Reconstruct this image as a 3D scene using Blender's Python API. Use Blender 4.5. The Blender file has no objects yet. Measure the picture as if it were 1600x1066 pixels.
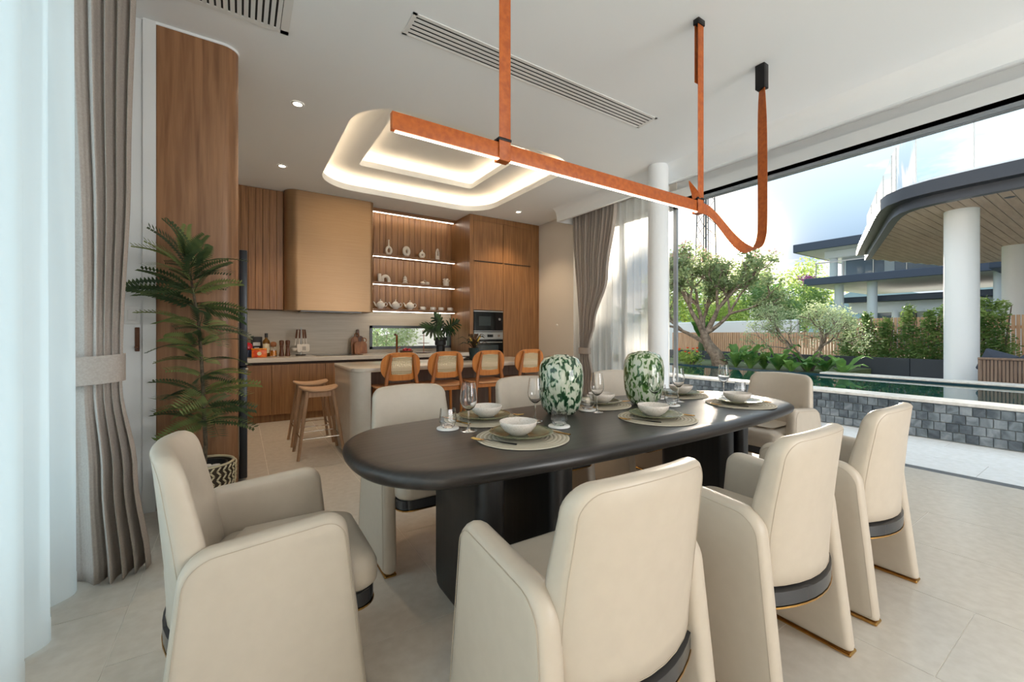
import bpy, bmesh, math, random
from math import sin, cos, pi, sqrt, radians as R
random.seed(7)
S = bpy.context.scene
COL = S.collection

# ---------------------------------------------------------------- camera
# the camera stands at the origin, 1.2 m above the floor; +Y runs to the kitchen, +X to the pool
cd = bpy.data.cameras.new('camera'); cam = bpy.data.objects.new('camera', cd); COL.objects.link(cam)
cam.location = (0, 0, 1.2); cam.rotation_euler = (R(90), 0, -R(33.117))
cd.sensor_width = 36; cd.lens = 650 / 1600 * 36; cd.shift_y = -12 / 1600; cd.clip_start = .02; cd.clip_end = 500
S.camera = cam
YAW = R(33.117)
def ray(u, v, t):            # a pixel's direction, t metres along the view axis
    a = (u - 800) / 650; b = (521 - v) / 650
    return ((sin(YAW) + cos(YAW) * a) * t, (cos(YAW) - sin(YAW) * a) * t, 1.2 + b * t)

# ---------------------------------------------------------------- colour management
S.view_settings.view_transform = 'Standard'; S.view_settings.look = 'None'
S.view_settings.gamma = 1; S.view_settings.exposure = 1.70; S.view_settings.use_curve_mapping = False

def lin(c):
    c = c / 255
    return c / 12.92 if c <= .04045 else ((c + .055) / 1.055) ** 2.4
def rgb(r, g, b): return (lin(r), lin(g), lin(b), 1)

# ---------------------------------------------------------------- sky and sun
SUN = (.865, .470, .176)
w = bpy.data.worlds.new('sky'); S.world = w; w.use_nodes = True
N = w.node_tree.nodes; L = w.node_tree.links; N.clear()
def wn(t, **k):
    n = N.new(t)
    for a, b in k.items(): setattr(n, a, b)
    return n
tc = wn('ShaderNodeTexCoord')
sep = wn('ShaderNodeSeparateXYZ'); L.new(tc.outputs['Generated'], sep.inputs[0])
ramp = wn('ShaderNodeValToRGB'); L.new(sep.outputs['Z'], ramp.inputs[0])
e = ramp.color_ramp.elements
e[0].position = 0; e[0].color = rgb(158, 160, 160)
e[1].position = 1; e[1].color = rgb(150, 178, 198)
q = ramp.color_ramp.elements.new(.16); q.color = rgb(98, 116, 134)
q = ramp.color_ramp.elements.new(.33); q.color = rgb(146, 164, 174)
mp = wn('ShaderNodeMapping'); mp.inputs['Scale'].default_value = (2.2, 2.2, 7.5); mp.inputs['Location'].default_value = (5, 2.6, 3)
L.new(tc.outputs['Generated'], mp.inputs[0])
nz = wn('ShaderNodeTexNoise'); nz.inputs['Scale'].default_value = 1.7; nz.inputs['Detail'].default_value = 7; nz.inputs['Roughness'].default_value = .55
L.new(mp.outputs[0], nz.inputs['Vector'])
cr = wn('ShaderNodeValToRGB'); L.new(nz.outputs['Fac'], cr.inputs[0])
cr.color_ramp.elements[0].position = .46; cr.color_ramp.elements[0].color = (0, 0, 0, 1)
cr.color_ramp.elements[1].position = .58; cr.color_ramp.elements[1].color = (1, 1, 1, 1)
mx = wn('ShaderNodeMix', data_type='RGBA'); L.new(cr.outputs[0], mx.inputs[0]); L.new(ramp.outputs[0], mx.inputs[6]); mx.inputs[7].default_value = (.42, .41, .40, 1)
dt = wn('ShaderNodeVectorMath', operation='DOT_PRODUCT'); L.new(tc.outputs['Generated'], dt.inputs[0]); dt.inputs[1].default_value = SUN
def powr(p, s):
    m = wn('ShaderNodeMath', operation='MAXIMUM'); L.new(dt.outputs['Value'], m.inputs[0]); m.inputs[1].default_value = 0
    a = wn('ShaderNodeMath', operation='POWER'); L.new(m.outputs[0], a.inputs[0]); a.inputs[1].default_value = p
    b = wn('ShaderNodeMath', operation='MULTIPLY'); L.new(a.outputs[0], b.inputs[0]); b.inputs[1].default_value = s
    return b
def addc(prev, fac, col):
    n = wn('ShaderNodeMix', data_type='RGBA', blend_type='ADD'); L.new(fac.outputs[0], n.inputs[0]); n.clamp_factor = False
    L.new(prev, n.inputs[6]); n.inputs[7].default_value = col
    return n.outputs[2]
c = addc(mx.outputs[2], powr(220, .22), (1, .80, .55, 1))
c = addc(c, powr(900, 3), (1, .75, .4, 1))
c = addc(c, powr(12000, 60), (1, .8, .5, 1))
bg = wn('ShaderNodeBackground'); L.new(c, bg.inputs[0]); bg.inputs[1].default_value = 1.06
wo = wn('ShaderNodeOutputWorld'); L.new(bg.outputs[0], wo.inputs[0])

def light(kind, name, loc, energy, col, rot=(0, 0, 0), **k):
    ld = bpy.data.lights.new(name, kind); ld.energy = energy; ld.color = col[:3]
    for a, b in k.items(): setattr(ld, a, b)
    o = bpy.data.objects.new(name, ld); COL.objects.link(o); o.location = loc; o.rotation_euler = rot
    return o
from mathutils import Vector, Matrix
sl = light('SUN', 'sun', (20, 12, 8), 6.5, (1, .86, .70), angle=R(4))
sl.rotation_euler = Vector(SUN).to_track_quat('Z', 'Y').to_euler()
# daylight through the glazing of the left wall; fill light added outside an unseen rear window
light('AREA', 'window_daylight', (-1.15, .8, 1.6), 27, (.60, .87, 1), (0, -R(90), 0), shape='RECTANGLE', size=2.8, size_y=4.6)
light('AREA', 'rear_fill_light', (3.5, -4.7, 1.8), 72, (1, .985, .97), (R(90), 0, R(0)), shape='RECTANGLE', size=3.0, size_y=2.6)  # added behind the camera to brighten the chairs and ceiling

# ---------------------------------------------------------------- mesh helper
class MB:
    def __init__(s): s.v = []; s.f = []; s.mi = []; s.cur = 0
    def add(s, vs, fs):
        o = len(s.v); s.v += [tuple(p) for p in vs]
        for f in fs: s.f.append([i + o for i in f]); s.mi.append(s.cur)
        return s
    def box(s, x0, x1, y0, y1, z0, z1):
        return s.add([(x0, y0, z0), (x1, y0, z0), (x1, y1, z0), (x0, y1, z0), (x0, y0, z1), (x1, y0, z1), (x1, y1, z1), (x0, y1, z1)],
                     [(3, 2, 1, 0), (4, 5, 6, 7), (0, 1, 5, 4), (1, 2, 6, 5), (2, 3, 7, 6), (3, 0, 4, 7)])
    def bbox(s, x0, x1, y0, y1, z0, z1, b=.005, seg=2):
        bm = bmesh.new(); bmesh.ops.create_cube(bm, size=1)
        for v in bm.verts: v.co = ((x0 + x1) / 2 + v.co.x * (x1 - x0), (y0 + y1) / 2 + v.co.y * (y1 - y0), (z0 + z1) / 2 + v.co.z * (z1 - z0))
        bmesh.ops.bevel(bm, geom=list(bm.edges), offset=min(b, .49 * min(x1 - x0, y1 - y0, z1 - z0)), segments=seg, profile=.5, affect='EDGES')
        bm.verts.index_update()
        s.add([v.co[:] for v in bm.verts], [[v.index for v in f.verts] for f in bm.faces]); bm.free(); return s
    def lathe(s, prof, c=(0, 0, 0), seg=24, sx=1, sy=1, caps=True):
        n = len(prof); vs = []
        for k in range(seg):
            a = 2 * pi * k / seg
            for r, z in prof: vs.append((c[0] + r * cos(a) * sx, c[1] + r * sin(a) * sy, c[2] + z))
        fs = []
        for k in range(seg):
            j = (k + 1) % seg
            for i in range(n - 1): fs.append((k * n + i, j * n + i, j * n + i + 1, k * n + i + 1))
        if caps:
            if prof[0][0] > 1e-6: fs.append([k * n for k in range(seg)][::-1])
            if prof[-1][0] > 1e-6: fs.append([k * n + n - 1 for k in range(seg)])
        return s.add(vs, fs)
    def tube(s, path, r, seg=8, closed=False, flat=1.0, caps=True):
        P = [Vector(p) for p in path]; n = len(P); vs = []; fs = []
        rr = r if isinstance(r, (list, tuple)) else [r] * n
        up = None
        for i in range(n):
            if closed: t = P[(i + 1) % n] - P[i - 1]
            else: t = P[min(i + 1, n - 1)] - P[max(i - 1, 0)]
            t.normalize()
            if up is None:
                up = Vector((0, 0, 1)) if abs(t.z) < .9 else Vector((1, 0, 0))
            a = t.cross(up)
            if a.length < 1e-5: a = t.cross(Vector((0, 1, 0)))
            a.normalize(); b = a.cross(t); b.normalize(); up = b
            for k in range(seg):
                q = 2 * pi * k / seg
                vs.append(P[i] + a * cos(q) * rr[i] + b * sin(q) * rr[i] * flat)
        m = n if closed else n - 1
        for i in range(m):
            j = (i + 1) % n
            for k in range(seg):
                l = (k + 1) % seg
                fs.append((i * seg + k, j * seg + k, j * seg + l, i * seg + l)[::-1])
        if caps and not closed:
            fs.append(list(range(seg))); fs.append([(n - 1) * seg + k for k in range(seg)][::-1])
        return s.add(vs, fs)
    def cyl(s, a, b, r, r2=None, seg=12): return s.tube([a, b], [r, r if r2 is None else r2], seg)
    def prism(s, pts, z0, z1):
        n = len(pts)
        return s.add([(x, y, z0) for x, y in pts] + [(x, y, z1) for x, y in pts],
                     [list(range(n))[::-1], list(range(n, 2 * n))] + [(i, (i + 1) % n, n + (i + 1) % n, n + i) for i in range(n)])
    def slab(s, outline, prof, fmap):
        # rings of an outline, inset and raised by prof [(inset, w), ...], placed by fmap(s, t, w)
        xs = [p[0] for p in outline]; ys = [p[1] for p in outline]
        cx, cy = (max(xs) + min(xs)) / 2, (max(ys) + min(ys)) / 2; hx, hy = (max(xs) - min(xs)) / 2, (max(ys) - min(ys)) / 2
        n = len(outline); vs = []; fs = []
        for ins, wv in prof:
            fx = 1 - ins / hx if ins < 1 else 2 - ins; fy = 1 - ins / hy if ins < 1 else 2 - ins
            for x, y in outline: vs.append(fmap(cx + (x - cx) * fx, cy + (y - cy) * fy, wv))
        m = len(prof)
        for k in range(m - 1):
            for i in range(n):
                j = (i + 1) % n
                fs.append((k * n + i, k * n + j, (k + 1) * n + j, (k + 1) * n + i))
        fs.append(list(range(n))[::-1]); fs.append([(m - 1) * n + i for i in range(n)])
        return s.add(vs, fs)
    def grid(s, nu, nv, f, closeu=False):
        vs = [f(i / (nu if closeu else nu - 1), j / (nv - 1)) for i in range(nu) for j in range(nv)]
        fs = [(i * nv + j, ((i + 1) % nu) * nv + j, ((i + 1) % nu) * nv + j + 1, i * nv + j + 1) for i in range(nu if closeu else nu - 1) for j in range(nv - 1)]
        return s.add(vs, fs)
    def xf(s, m, start=0):
        for i in range(start, len(s.v)): s.v[i] = tuple(m @ Vector(s.v[i]))
        return s
    def mesh(s, name, mats, ang=35, smooth=True):
        me = bpy.data.meshes.new(name); me.from_pydata(s.v, [], s.f)
        for m in (mats if isinstance(mats, (list, tuple)) else [mats]): me.materials.append(m)
        if any(s.mi): me.polygons.foreach_set('material_index', s.mi)
        if smooth:
            me.polygons.foreach_set('use_smooth', [True] * len(me.polygons)); me.update()
            try: me.set_sharp_from_angle(angle=R(ang))
            except Exception: pass
        me.update(); return me

def link(name, data, parent=None):
    o = bpy.data.objects.new(name, data); COL.objects.link(o); o.parent = parent; return o
def obj(name, mb, mats, parent=None, ang=35, smooth=True):
    return link(name, mb.mesh(name, mats, ang, smooth), parent)
def tag(o, label, cat, group=None):
    o['label'] = label; o['category'] = cat
    if group: o['group'] = group
    return o
def thing(name, label, cat, loc=(0, 0, 0), rz=0, group=None):
    o = link(name, None); o.location = loc; o.rotation_euler = (0, 0, rz); o.empty_display_size = .1
    return tag(o, label, cat, group)
def struct(name, mb, mats, label=None, parent=None, ang=35, smooth=True):
    o = obj(name, mb, mats, parent, ang, smooth); o['kind'] = 'structure'
    if label: o['label'] = label
    return o
def part(name, mb, mats, parent, ang=35, label=None, smooth=True):
    o = obj(name, mb, mats, parent, ang, smooth)
    if label: o['label'] = label
    return o
def dup(root, loc, rz=0, label=None, group=None):
    r = root.copy(); COL.objects.link(r); r.location = loc; r.rotation_euler = (0, 0, rz)
    if label: r['label'] = label
    if group: r['group'] = group
    for ch in list(root.children):
        k = ch.copy(); COL.objects.link(k); k.parent = r
        for g in list(ch.children):
            d = g.copy(); COL.objects.link(d); d.parent = k
    return r
def rrect(x0, x1, y0, y1, r, n=6):
    rs = r if isinstance(r, (list, tuple)) else [r] * 4   # corner radii: (x1,y1) (x0,y1) (x0,y0) (x1,y0)
    out = []
    for (cx, cy, a0), q in zip([(x1, y1, 0), (x0, y1, 90), (x0, y0, 180), (x1, y0, 270)], rs):
        sx = -1 if cx == x1 else 1; sy = -1 if cy == y1 else 1
        for k in range(n + 1):
            a = R(a0 + 90 * k / n); out.append((cx + sx * q + q * cos(a), cy + sy * q + q * sin(a)))
    return out

# ---------------------------------------------------------------- materials
def mat(name, col, rough=.5, metal=0, **k):
    m = bpy.data.materials.new(name); m.use_nodes = True
    b = m.node_tree.nodes['Principled BSDF']
    b.inputs['Base Color'].default_value = col; b.inputs['Roughness'].default_value = rough; b.inputs['Metallic'].default_value = metal
    for a, v in k.items(): b.inputs[a].default_value = v
    return m
def noisy(m, c1, c2, scale=(1, 1, 1), s=5, detail=4, lo=.35, hi=.65, bump=0, rough_var=0, kind='noise', dist=0):
    nt = m.node_tree; b = nt.nodes['Principled BSDF']
    g = nt.nodes.new('ShaderNodeNewGeometry') if kind != 'obj' else nt.nodes.new('ShaderNodeTexCoord')
    mp = nt.nodes.new('ShaderNodeMapping'); mp.inputs['Scale'].default_value = scale
    nt.links.new(g.outputs['Position' if kind != 'obj' else 'Object'], mp.inputs[0])
    n = nt.nodes.new('ShaderNodeTexNoise'); n.inputs['Scale'].default_value = s; n.inputs['Detail'].default_value = detail; n.inputs['Distortion'].default_value = dist
    nt.links.new(mp.outputs[0], n.inputs['Vector'])
    r = nt.nodes.new('ShaderNodeValToRGB'); r.color_ramp.elements[0].position = lo; r.color_ramp.elements[1].position = hi
    r.color_ramp.elements[0].color = c1; r.color_ramp.elements[1].color = c2
    nt.links.new(n.outputs['Fac'], r.inputs[0]); nt.links.new(r.outputs[0], b.inputs['Base Color'])
    if bump:
        bp = nt.nodes.new('ShaderNodeBump'); bp.inputs['Strength'].default_value = bump; bp.inputs['Distance'].default_value = .004
        nt.links.new(n.outputs['Fac'], bp.inputs['Height']); nt.links.new(bp.outputs[0], b.inputs['Normal'])
    return m
def emit(name, col, s):
    m = bpy.data.materials.new(name); m.use_nodes = True; b = m.node_tree.nodes['Principled BSDF']
    b.inputs['Base Color'].default_value = (0, 0, 0, 1); b.inputs['Emission Color'].default_value = col; b.inputs['Emission Strength'].default_value = s
    return m
def wood(name, c1, c2, axis='z', rough=.42, f=1):
    sc = {'z': (38 * f, 38 * f, 1.6), 'x': (1.6, 38 * f, 38 * f), 'y': (38 * f, 1.6, 38 * f)}[axis]
    return noisy(mat(name, c1, rough), c1, c2, sc, 1, 6, .3, .7, .15, dist=.4)
def sheer(name, col, thr):
    m = bpy.data.materials.new(name); m.use_nodes = True; nt = m.node_tree; nt.nodes.clear()
    o = nt.nodes.new('ShaderNodeOutputMaterial'); t = nt.nodes.new('ShaderNodeBsdfTransparent'); d = nt.nodes.new('ShaderNodeBsdfDiffuse'); tl = nt.nodes.new('ShaderNodeBsdfTranslucent')
    d.inputs[0].default_value = col; tl.inputs[0].default_value = col
    a = nt.nodes.new('ShaderNodeMixShader'); a.inputs[0].default_value = .55; nt.links.new(d.outputs[0], a.inputs[1]); nt.links.new(tl.outputs[0], a.inputs[2])
    b = nt.nodes.new('ShaderNodeMixShader'); b.inputs[0].default_value = 1 - thr; nt.links.new(t.outputs[0], b.inputs[1]); nt.links.new(a.outputs[0], b.inputs[2])
    nt.links.new(b.outputs[0], o.inputs[0]); return m
def leafmat(name, c1, c2, s=9):
    m = noisy(mat(name, c1, .5), c1, c2, (1, 1, 1), s, 3, .35, .65)
    nt = m.node_tree; b = nt.nodes['Principled BSDF']; o = nt.nodes['Material Output']
    tl = nt.nodes.new('ShaderNodeBsdfTranslucent'); mx = nt.nodes.new('ShaderNodeMixShader'); mx.inputs[0].default_value = .45
    src = b.inputs['Base Color'].links[0].from_socket; nt.links.new(src, tl.inputs[0])
    nt.links.new(b.outputs[0], mx.inputs[1]); nt.links.new(tl.outputs[0], mx.inputs[2]); nt.links.new(mx.outputs[0], o.inputs[0]); return m
def panemat(name, tint=(1, 1, 1, 1), spec=.12):
    m = bpy.data.materials.new(name); m.use_nodes = True; nt = m.node_tree; nt.nodes.clear()
    o = nt.nodes.new('ShaderNodeOutputMaterial'); t = nt.nodes.new('ShaderNodeBsdfTransparent'); t.inputs[0].default_value = tint
    g = nt.nodes.new('ShaderNodeBsdfGlossy'); g.inputs['Roughness'].default_value = .02
    f = nt.nodes.new('ShaderNodeFresnel'); f.inputs[0].default_value = 1.45
    b = nt.nodes.new('ShaderNodeMixShader'); nt.links.new(f.outputs[0], b.inputs[0]); nt.links.new(t.outputs[0], b.inputs[1]); nt.links.new(g.outputs[0], b.inputs[2])
    nt.links.new(b.outputs[0], o.inputs[0]); return m

M = {}
M['paint'] = mat('ceiling_paint', rgb(238, 241, 243), .85)
M['wall'] = mat('wall_paint', rgb(218, 212, 203), .8)
M['wallwhite'] = mat('white_paint', rgb(226, 228, 228), .7)
M['wood'] = wood('walnut_veneer', rgb(118, 80, 47), rgb(158, 114, 72))
M['woodpanel'] = wood('walnut_panel', rgb(122, 84, 55), rgb(162, 118, 82), f=.8)
M['wood_x'] = wood('walnut_shelf', rgb(112, 76, 44), rgb(146, 104, 66), 'x')
M['woodend'] = mat('dark_groove', rgb(52, 34, 22), .7)
M['islandwood'] = wood('grey_brown_veneer', rgb(92, 68, 52), rgb(116, 88, 68))
M['table'] = wood('black_oak', rgb(34, 32, 31), rgb(52, 47, 44), 'x', .33)
M['tableleg'] = wood('black_oak_leg', rgb(30, 29, 29), rgb(46, 43, 42), 'z', .42)
M['leather'] = noisy(mat('cream_leather', rgb(188, 176, 160), .42), rgb(187, 175, 159), rgb(190, 178, 162), s=25)
M['seam'] = mat('beige_seam', rgb(176, 162, 144), .6)
M['blackgloss'] = mat('black_gloss', rgb(22, 22, 24), .12)
M['band'] = mat('charcoal_lacquer', rgb(52, 52, 54), .22)
M['gold'] = mat('brushed_gold', rgb(196, 150, 84), .25, 1)
M['stone'] = noisy(mat('beige_quartz', rgb(208, 199, 186), .16), rgb(206, 197, 184), rgb(210, 202, 190), s=12)
M['backsplash'] = noisy(mat('travertine', rgb(190, 178, 160), .4), rgb(184, 171, 150), rgb(194, 182, 162), (1.2, 1.2, 16), 2, 4)
M['tile'] = noisy(mat('porcelain_tile', rgb(205, 198, 187), .24), rgb(198, 190, 178), rgb(208, 201, 190), s=22, detail=9, lo=.3, hi=.7)
M['tileout'] = noisy(mat('terrace_tile', rgb(226, 225, 222), .5), rgb(220, 219, 215), rgb(230, 229, 227), s=18, detail=8)
M['grout'] = mat('grout', rgb(214, 208, 198), .8)
M['hood'] = noisy(mat('bronze_metal', rgb(158, 128, 96), .40, .8), rgb(156, 126, 95), rgb(161, 131, 100), (1, 1, 40), 3, 3)
M['led_w'] = emit('led_white', (1, .90, .76, 1), 9)
M['led_warm'] = emit('led_warm', (1, .72, .44, 1), 6.2)
M['led_pend'] = emit('led_pendant', (1, .80, .62, 1), 5)
M['downl'] = emit('downlight_glow', (1, .86, .68, 1), 9)
M['whitegloss'] = mat('white_metal', rgb(226, 226, 224), .4)
M['dark'] = mat('dark_void', rgb(36, 36, 36), .8)
M['frame'] = mat('charcoal_frame', rgb(84, 88, 92), .4, .2)
M['alu'] = mat('grey_aluminium', rgb(150, 155, 160), .35, .3)
M['strap'] = noisy(mat('orange_leather', rgb(172, 86, 24), .5), rgb(158, 74, 18), rgb(180, 92, 28), s=40, bump=.05)
M['blackmetal'] = mat('black_metal', rgb(30, 28, 28), .4, .5)
M['pane'] = panemat('window_glass')
M['curtain'] = noisy(mat('taupe_linen', rgb(170, 160, 152), .9), rgb(166, 156, 148), rgb(175, 165, 157), s=120, detail=2)
M['sheer'] = sheer('white_sheer', (.90, .92, .91, 1), .30)
M['clear'] = mat('clear_glass', (1, 1, 1, 1), .0, 0, **{'Transmission Weight': 1, 'IOR': 1.45})
M['ceramic'] = noisy(mat('speckled_ceramic', rgb(206, 196, 186), .3), rgb(180, 166, 150), rgb(212, 203, 194), s=220, detail=1, lo=.28, hi=.42)
M['green_plate'] = noisy(mat('olive_glaze', rgb(112, 112, 84), .16), rgb(100, 102, 76), rgb(132, 130, 102), s=14)
M['mat'] = mat('beige_weave', rgb(196, 188, 170), .8)
M['matring'] = mat('beige_weave_dark', rgb(168, 158, 138), .85)
M['marble'] = noisy(mat('white_marble', rgb(232, 230, 226), .25), rgb(216, 214, 210), rgb(238, 236, 233), s=12)
M['white_cer'] = mat('white_ceramic', rgb(232, 228, 220), .3)
M['matte_cer'] = mat('matte_ceramic', rgb(222, 214, 202), .75)
M['steel'] = mat('brushed_steel', rgb(176, 176, 174), .28, 1)
M['chrome'] = mat('chrome', rgb(210, 205, 198), .1, 1)
M['copper'] = mat('copper', rgb(176, 104, 70), .22, 1)
M['applglass'] = mat('appliance_glass', rgb(14, 18, 20), .05)
M['applwin'] = mat('appliance_window', rgb(52, 60, 62), .08)
M['orangewood'] = wood('honey_wood', rgb(184, 108, 44), rgb(204, 128, 60), 'z', .38)
M['seatwood'] = wood('honey_seat', rgb(190, 132, 86), rgb(208, 150, 102), 'x', .4)
M['cane'] = mat('cane', rgb(222, 200, 160), .6)
M['stoolwood'] = wood('ash_wood', rgb(158, 122, 92), rgb(184, 148, 116), 'z', .5)
M['stoolseat'] = wood('ash_seat', rgb(176, 140, 108), rgb(196, 160, 128), 'x', .5)
M['boardwood'] = wood('acacia', rgb(120, 72, 38), rgb(160, 104, 62), 'z', .5)
M['darkwood'] = wood('dark_mill', rgb(82, 48, 28), rgb(110, 68, 42), 'z', .35)
M['fridge'] = mat('anthracite', rgb(48, 52, 58), .35, .4)
# ================================================================ the room
CEIL = 3.3
# floor: porcelain tiles .61 x 1.22 in a one-third bond, grid read off the joints in the photo
mb = MB().box(-.9, 5.02, -4.4, 7.35, -.06, -.0012)
floor = struct('floor', mb, M['grout'], 'beige porcelain tiled floor', smooth=False)
tile_me = {}
def lay_tiles(parent, x0, x1, y0, y1, m, top=0.0, tx=.61, ty=1.22, ox=-.41, oy=.83, st=.41, g=.0018):
    i0 = math.floor((x0 - ox) / tx)
    i = i0
    while ox + i * tx < x1 - .01:
        a, b = max(ox + i * tx, x0), min(ox + (i + 1) * tx, x1)
        off = (oy - st * i) % ty
        j = math.floor((y0 - off) / ty)
        while off + j * ty < y1 - .01:
            c_, d_ = max(off + j * ty, y0), min(off + (j + 1) * ty, y1)
            if b - a > .02 and d_ - c_ > .02:
                k = (round(b - a, 3), round(d_ - c_, 3), m.name)
                if k not in tile_me:
                    w_, l_ = (b - a) / 2 - g, (d_ - c_) / 2 - g
                    tile_me[k] = MB().box(-w_, w_, -l_, l_, -.0035, 0).mesh('tile', m, smooth=False)
                o = link('tile', tile_me[k], parent); o.location = ((a + b) / 2, (c_ + d_) / 2, top)
            j += 1
        i += 1
lay_tiles(floor, -.72, 5.02, -1.6, 7.27, M['tile'])

# ceiling with the rounded opening of the light tray
TX0, TX1, TY0, TY1, TR = .90, 3.56, 3.83, 6.42, .5
mb = MB()
hole = rrect(TX0, TX1, TY0, TY1, TR, 10)
X0, X1, Y0, Y1 = -.9, 5.3, -4.4, 7.35
for a, b, c_, d_ in ((X0, TX0, Y0, Y1), (TX1, X1, Y0, Y1), (TX0, TX1, Y0, TY0), (TX0, TX1, TY1, Y1)):
    mb.add([(a, c_, CEIL), (b, c_, CEIL), (b, d_, CEIL), (a, d_, CEIL)], [(3, 2, 1, 0)])
n = 11
for k, cxy in enumerate([(TX1, TY1), (TX0, TY1), (TX0, TY0), (TX1, TY0)]):
    arc = hole[k * n:(k + 1) * n]
    mb.add([(cxy[0], cxy[1], CEIL)] + [(x, y, CEIL) for x, y in arc], [(0, i, i + 1) for i in range(1, n)])
mb.box(X0, X1, Y0, Y1, 3.86, 3.95)
mb.box(X0, X0 + .02, Y0, Y1, CEIL, 3.9); mb.box(X1 - .02, X1, Y0, Y1, CEIL, 3.9); mb.box(X0, X1, Y0, Y0 + .02, CEIL, 3.9); mb.box(X0, X1, Y1 - .02, Y1, CEIL, 3.9)
ceiling = struct('ceiling', mb, M['paint'], 'flat white ceiling with a rounded recessed tray', smooth=False)
def ring(off, z):
    q = max(TR + off, .06)
    return [(x, y, z) for x, y in rrect(TX0 - off, TX1 + off, TY0 - off, TY1 + off, q, 10)]
prof = [(0, 3.3), (0, 3.385), (.025, 3.385), (.025, 3.335), (.17, 3.335), (.17, 3.52), (-.46, 3.52), (-.46, 3.60), (-.435, 3.60), (-.435, 3.55), (-.29, 3.55), (-.29, 3.72)]
vs = []; fs = []
for o_, z in prof: vs += ring(o_, z)
n = len(hole)
for k in range(len(prof) - 1):
    for i in range(n): fs.append((k * n + i, (k + 1) * n + i, (k + 1) * n + (i + 1) % n, k * n + (i + 1) % n))
fs.append([(len(prof) - 1) * n + i for i in range(n)][::-1])
tray = struct('trim_1', MB().add(vs, fs), M['paint'], 'stepped recess of the ceiling light tray', ceiling)
for o_, z, nm in ((.11, 3.35, 'led_strip'), (-.35, 3.565, 'led_strip')):
    r_ = ring(o_, z); mb = MB().tube(r_, .009, 6, True)
    part(nm, mb, M['led_warm'], tray, label='warm light strip hidden in the tray ledge')

# walls
mb = MB()
KY = 7.3
wx0, wx1, wz0, wz1 = 1.845, 3.37, .925, 1.335
for b in ((-.9, wx0, KY, KY + .2, 0, CEIL), (wx1, 5.3, KY, KY + .2, 0, CEIL), (wx0, wx1, KY, KY + .2, 0, wz0), (wx0, wx1, KY, KY + .2, wz1, CEIL)): mb.box(*b)
kw = struct('wall_kitchen', mb, M['wall'], 'kitchen wall behind the counter', smooth=False)
mb = MB()
for b in ((-.1, wx0, KY - .015, KY, .87, 1.62), (wx0, 3.36, KY - .015, KY, .87, wz0), (wx0, 3.36, KY - .015, KY, wz1, 1.62)): mb.box(*b)
part('backsplash', mb, M['backsplash'], kw, label='beige travertine backsplash', smooth=False)
def framebox(mb, ax, p0, p1, a0, a1, z0, z1, t):
    # rectangular frame in a plane: ax 'x' -> spans x, thickness along y
    for q in ((a0, a1, z0, z0 + t), (a0, a1, z1 - t, z1), (a0, a0 + t, z0, z1), (a1 - t, a1, z0, z1)):
        if ax == 'x': mb.box(q[0], q[1], p0, p1, q[2], q[3])
        else: mb.box(p0, p1, q[0], q[1], q[2], q[3])
    return mb
w1 = struct('window_1', framebox(MB(), 'x', KY - .03, KY + .12, wx0, wx1, wz0, wz1, .045), M['frame'], 'slim dark framed kitchen window above the counter', smooth=False)
part('pane', MB().box(wx0 + .04, wx1 - .04, KY + .04, KY + .05, wz0 + .04, wz1 - .04), M['pane'], w1, smooth=False)
wl = MB()
for b in ((-1.0, -.86, -4.4, -1.9, 0, CEIL), (-1.0, -.86, 2.95, 7.5, 0, CEIL), (-1.0, -.86, -1.9, 2.95, 3.05, CEIL)): wl.box(*b)
wl.box(-.86, -.72, 3.0, 3.68, 0, CEIL)
struct('wall_left', wl, M['wallwhite'], 'white wall with glazing behind the curtains', smooth=False)
w2 = struct('window_2', framebox(framebox(MB(), 'y', -.97, -.90, -1.9, .55, 0, 3.05, .06), 'y', -.97, -.90, .55, 2.95, 0, 3.05, .06), M['frame'], 'tall glazed doors behind the left curtains', smooth=False)
for a, b in ((-1.85, .5), (.6, 2.9)): part('pane', MB().box(-.94, -.93, a, b, .05, 3.0), M['pane'], w2, smooth=False)
# end of the partition by the fridge: white return, pilaster strip, timber-clad end with a rounded corner
mb = MB().box(-.86, -.53, 3.68, 3.9, 0, CEIL); mb.box(-.545, -.478, 3.655, 3.9, 0, CEIL)
struct('wall_partition', mb, M['wallwhite'], 'white wall return beside the timber panel', smooth=False)
ol = rrect(-.478, -.015, 3.66, 3.86, [.02, .01, .008, .10], 8)
mb = MB().prism(ol, 0, CEIL - .004)
struct('wall_timber', mb, M['woodpanel'], 'full-height walnut panel with a rounded edge', ang=50)
mb = MB().prism(rrect(-.484, -.009, 3.654, 3.87, [.02, .01, .008, .105], 8), CEIL - .018, CEIL)
struct('trim_2', mb, M['paint'], 'white shadow line above the walnut panel')
mb = MB().box(4.87, 5.3, 5.5, 7.35, 0, CEIL); mb.box(5.08, 5.3, 3.6, 5.5, 3.05, CEIL)
struct('wall_right', mb, M['wall'], 'beige wall beside the tall kitchen cabinets', smooth=False)
mb = MB().box(5.10, 5.3, -4.4, 5.5, 3.17, CEIL + .1); mb.box(5.02, 5.3, -4.4, 5.5, 3.035, 3.17)
struct('wall_lintel', mb, M['wallwhite'], 'white lintel above the open sliding doors', smooth=False)
wb = MB()
for b in ((-1, 1.9, -4.55, -4.4, 0, CEIL), (5.05, 5.3, -4.55, -4.4, 0, CEIL), (1.9, 5.05, -4.55, -4.4, 3.1, CEIL), (1.9, 5.05, -4.55, -4.4, 0, .5)): wb.box(*b)
struct('wall_rear', wb, M['wall'], 'living room wall with an added window opening', smooth=False)
w3 = struct('added_window_3', framebox(MB(), 'x', -4.53, -4.45, 1.9, 5.05, .5, 3.1, .06), M['frame'], 'wide unseen rear window added to let the fill light in', smooth=False)  # out of view, added as the opening for the rear fill
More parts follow.
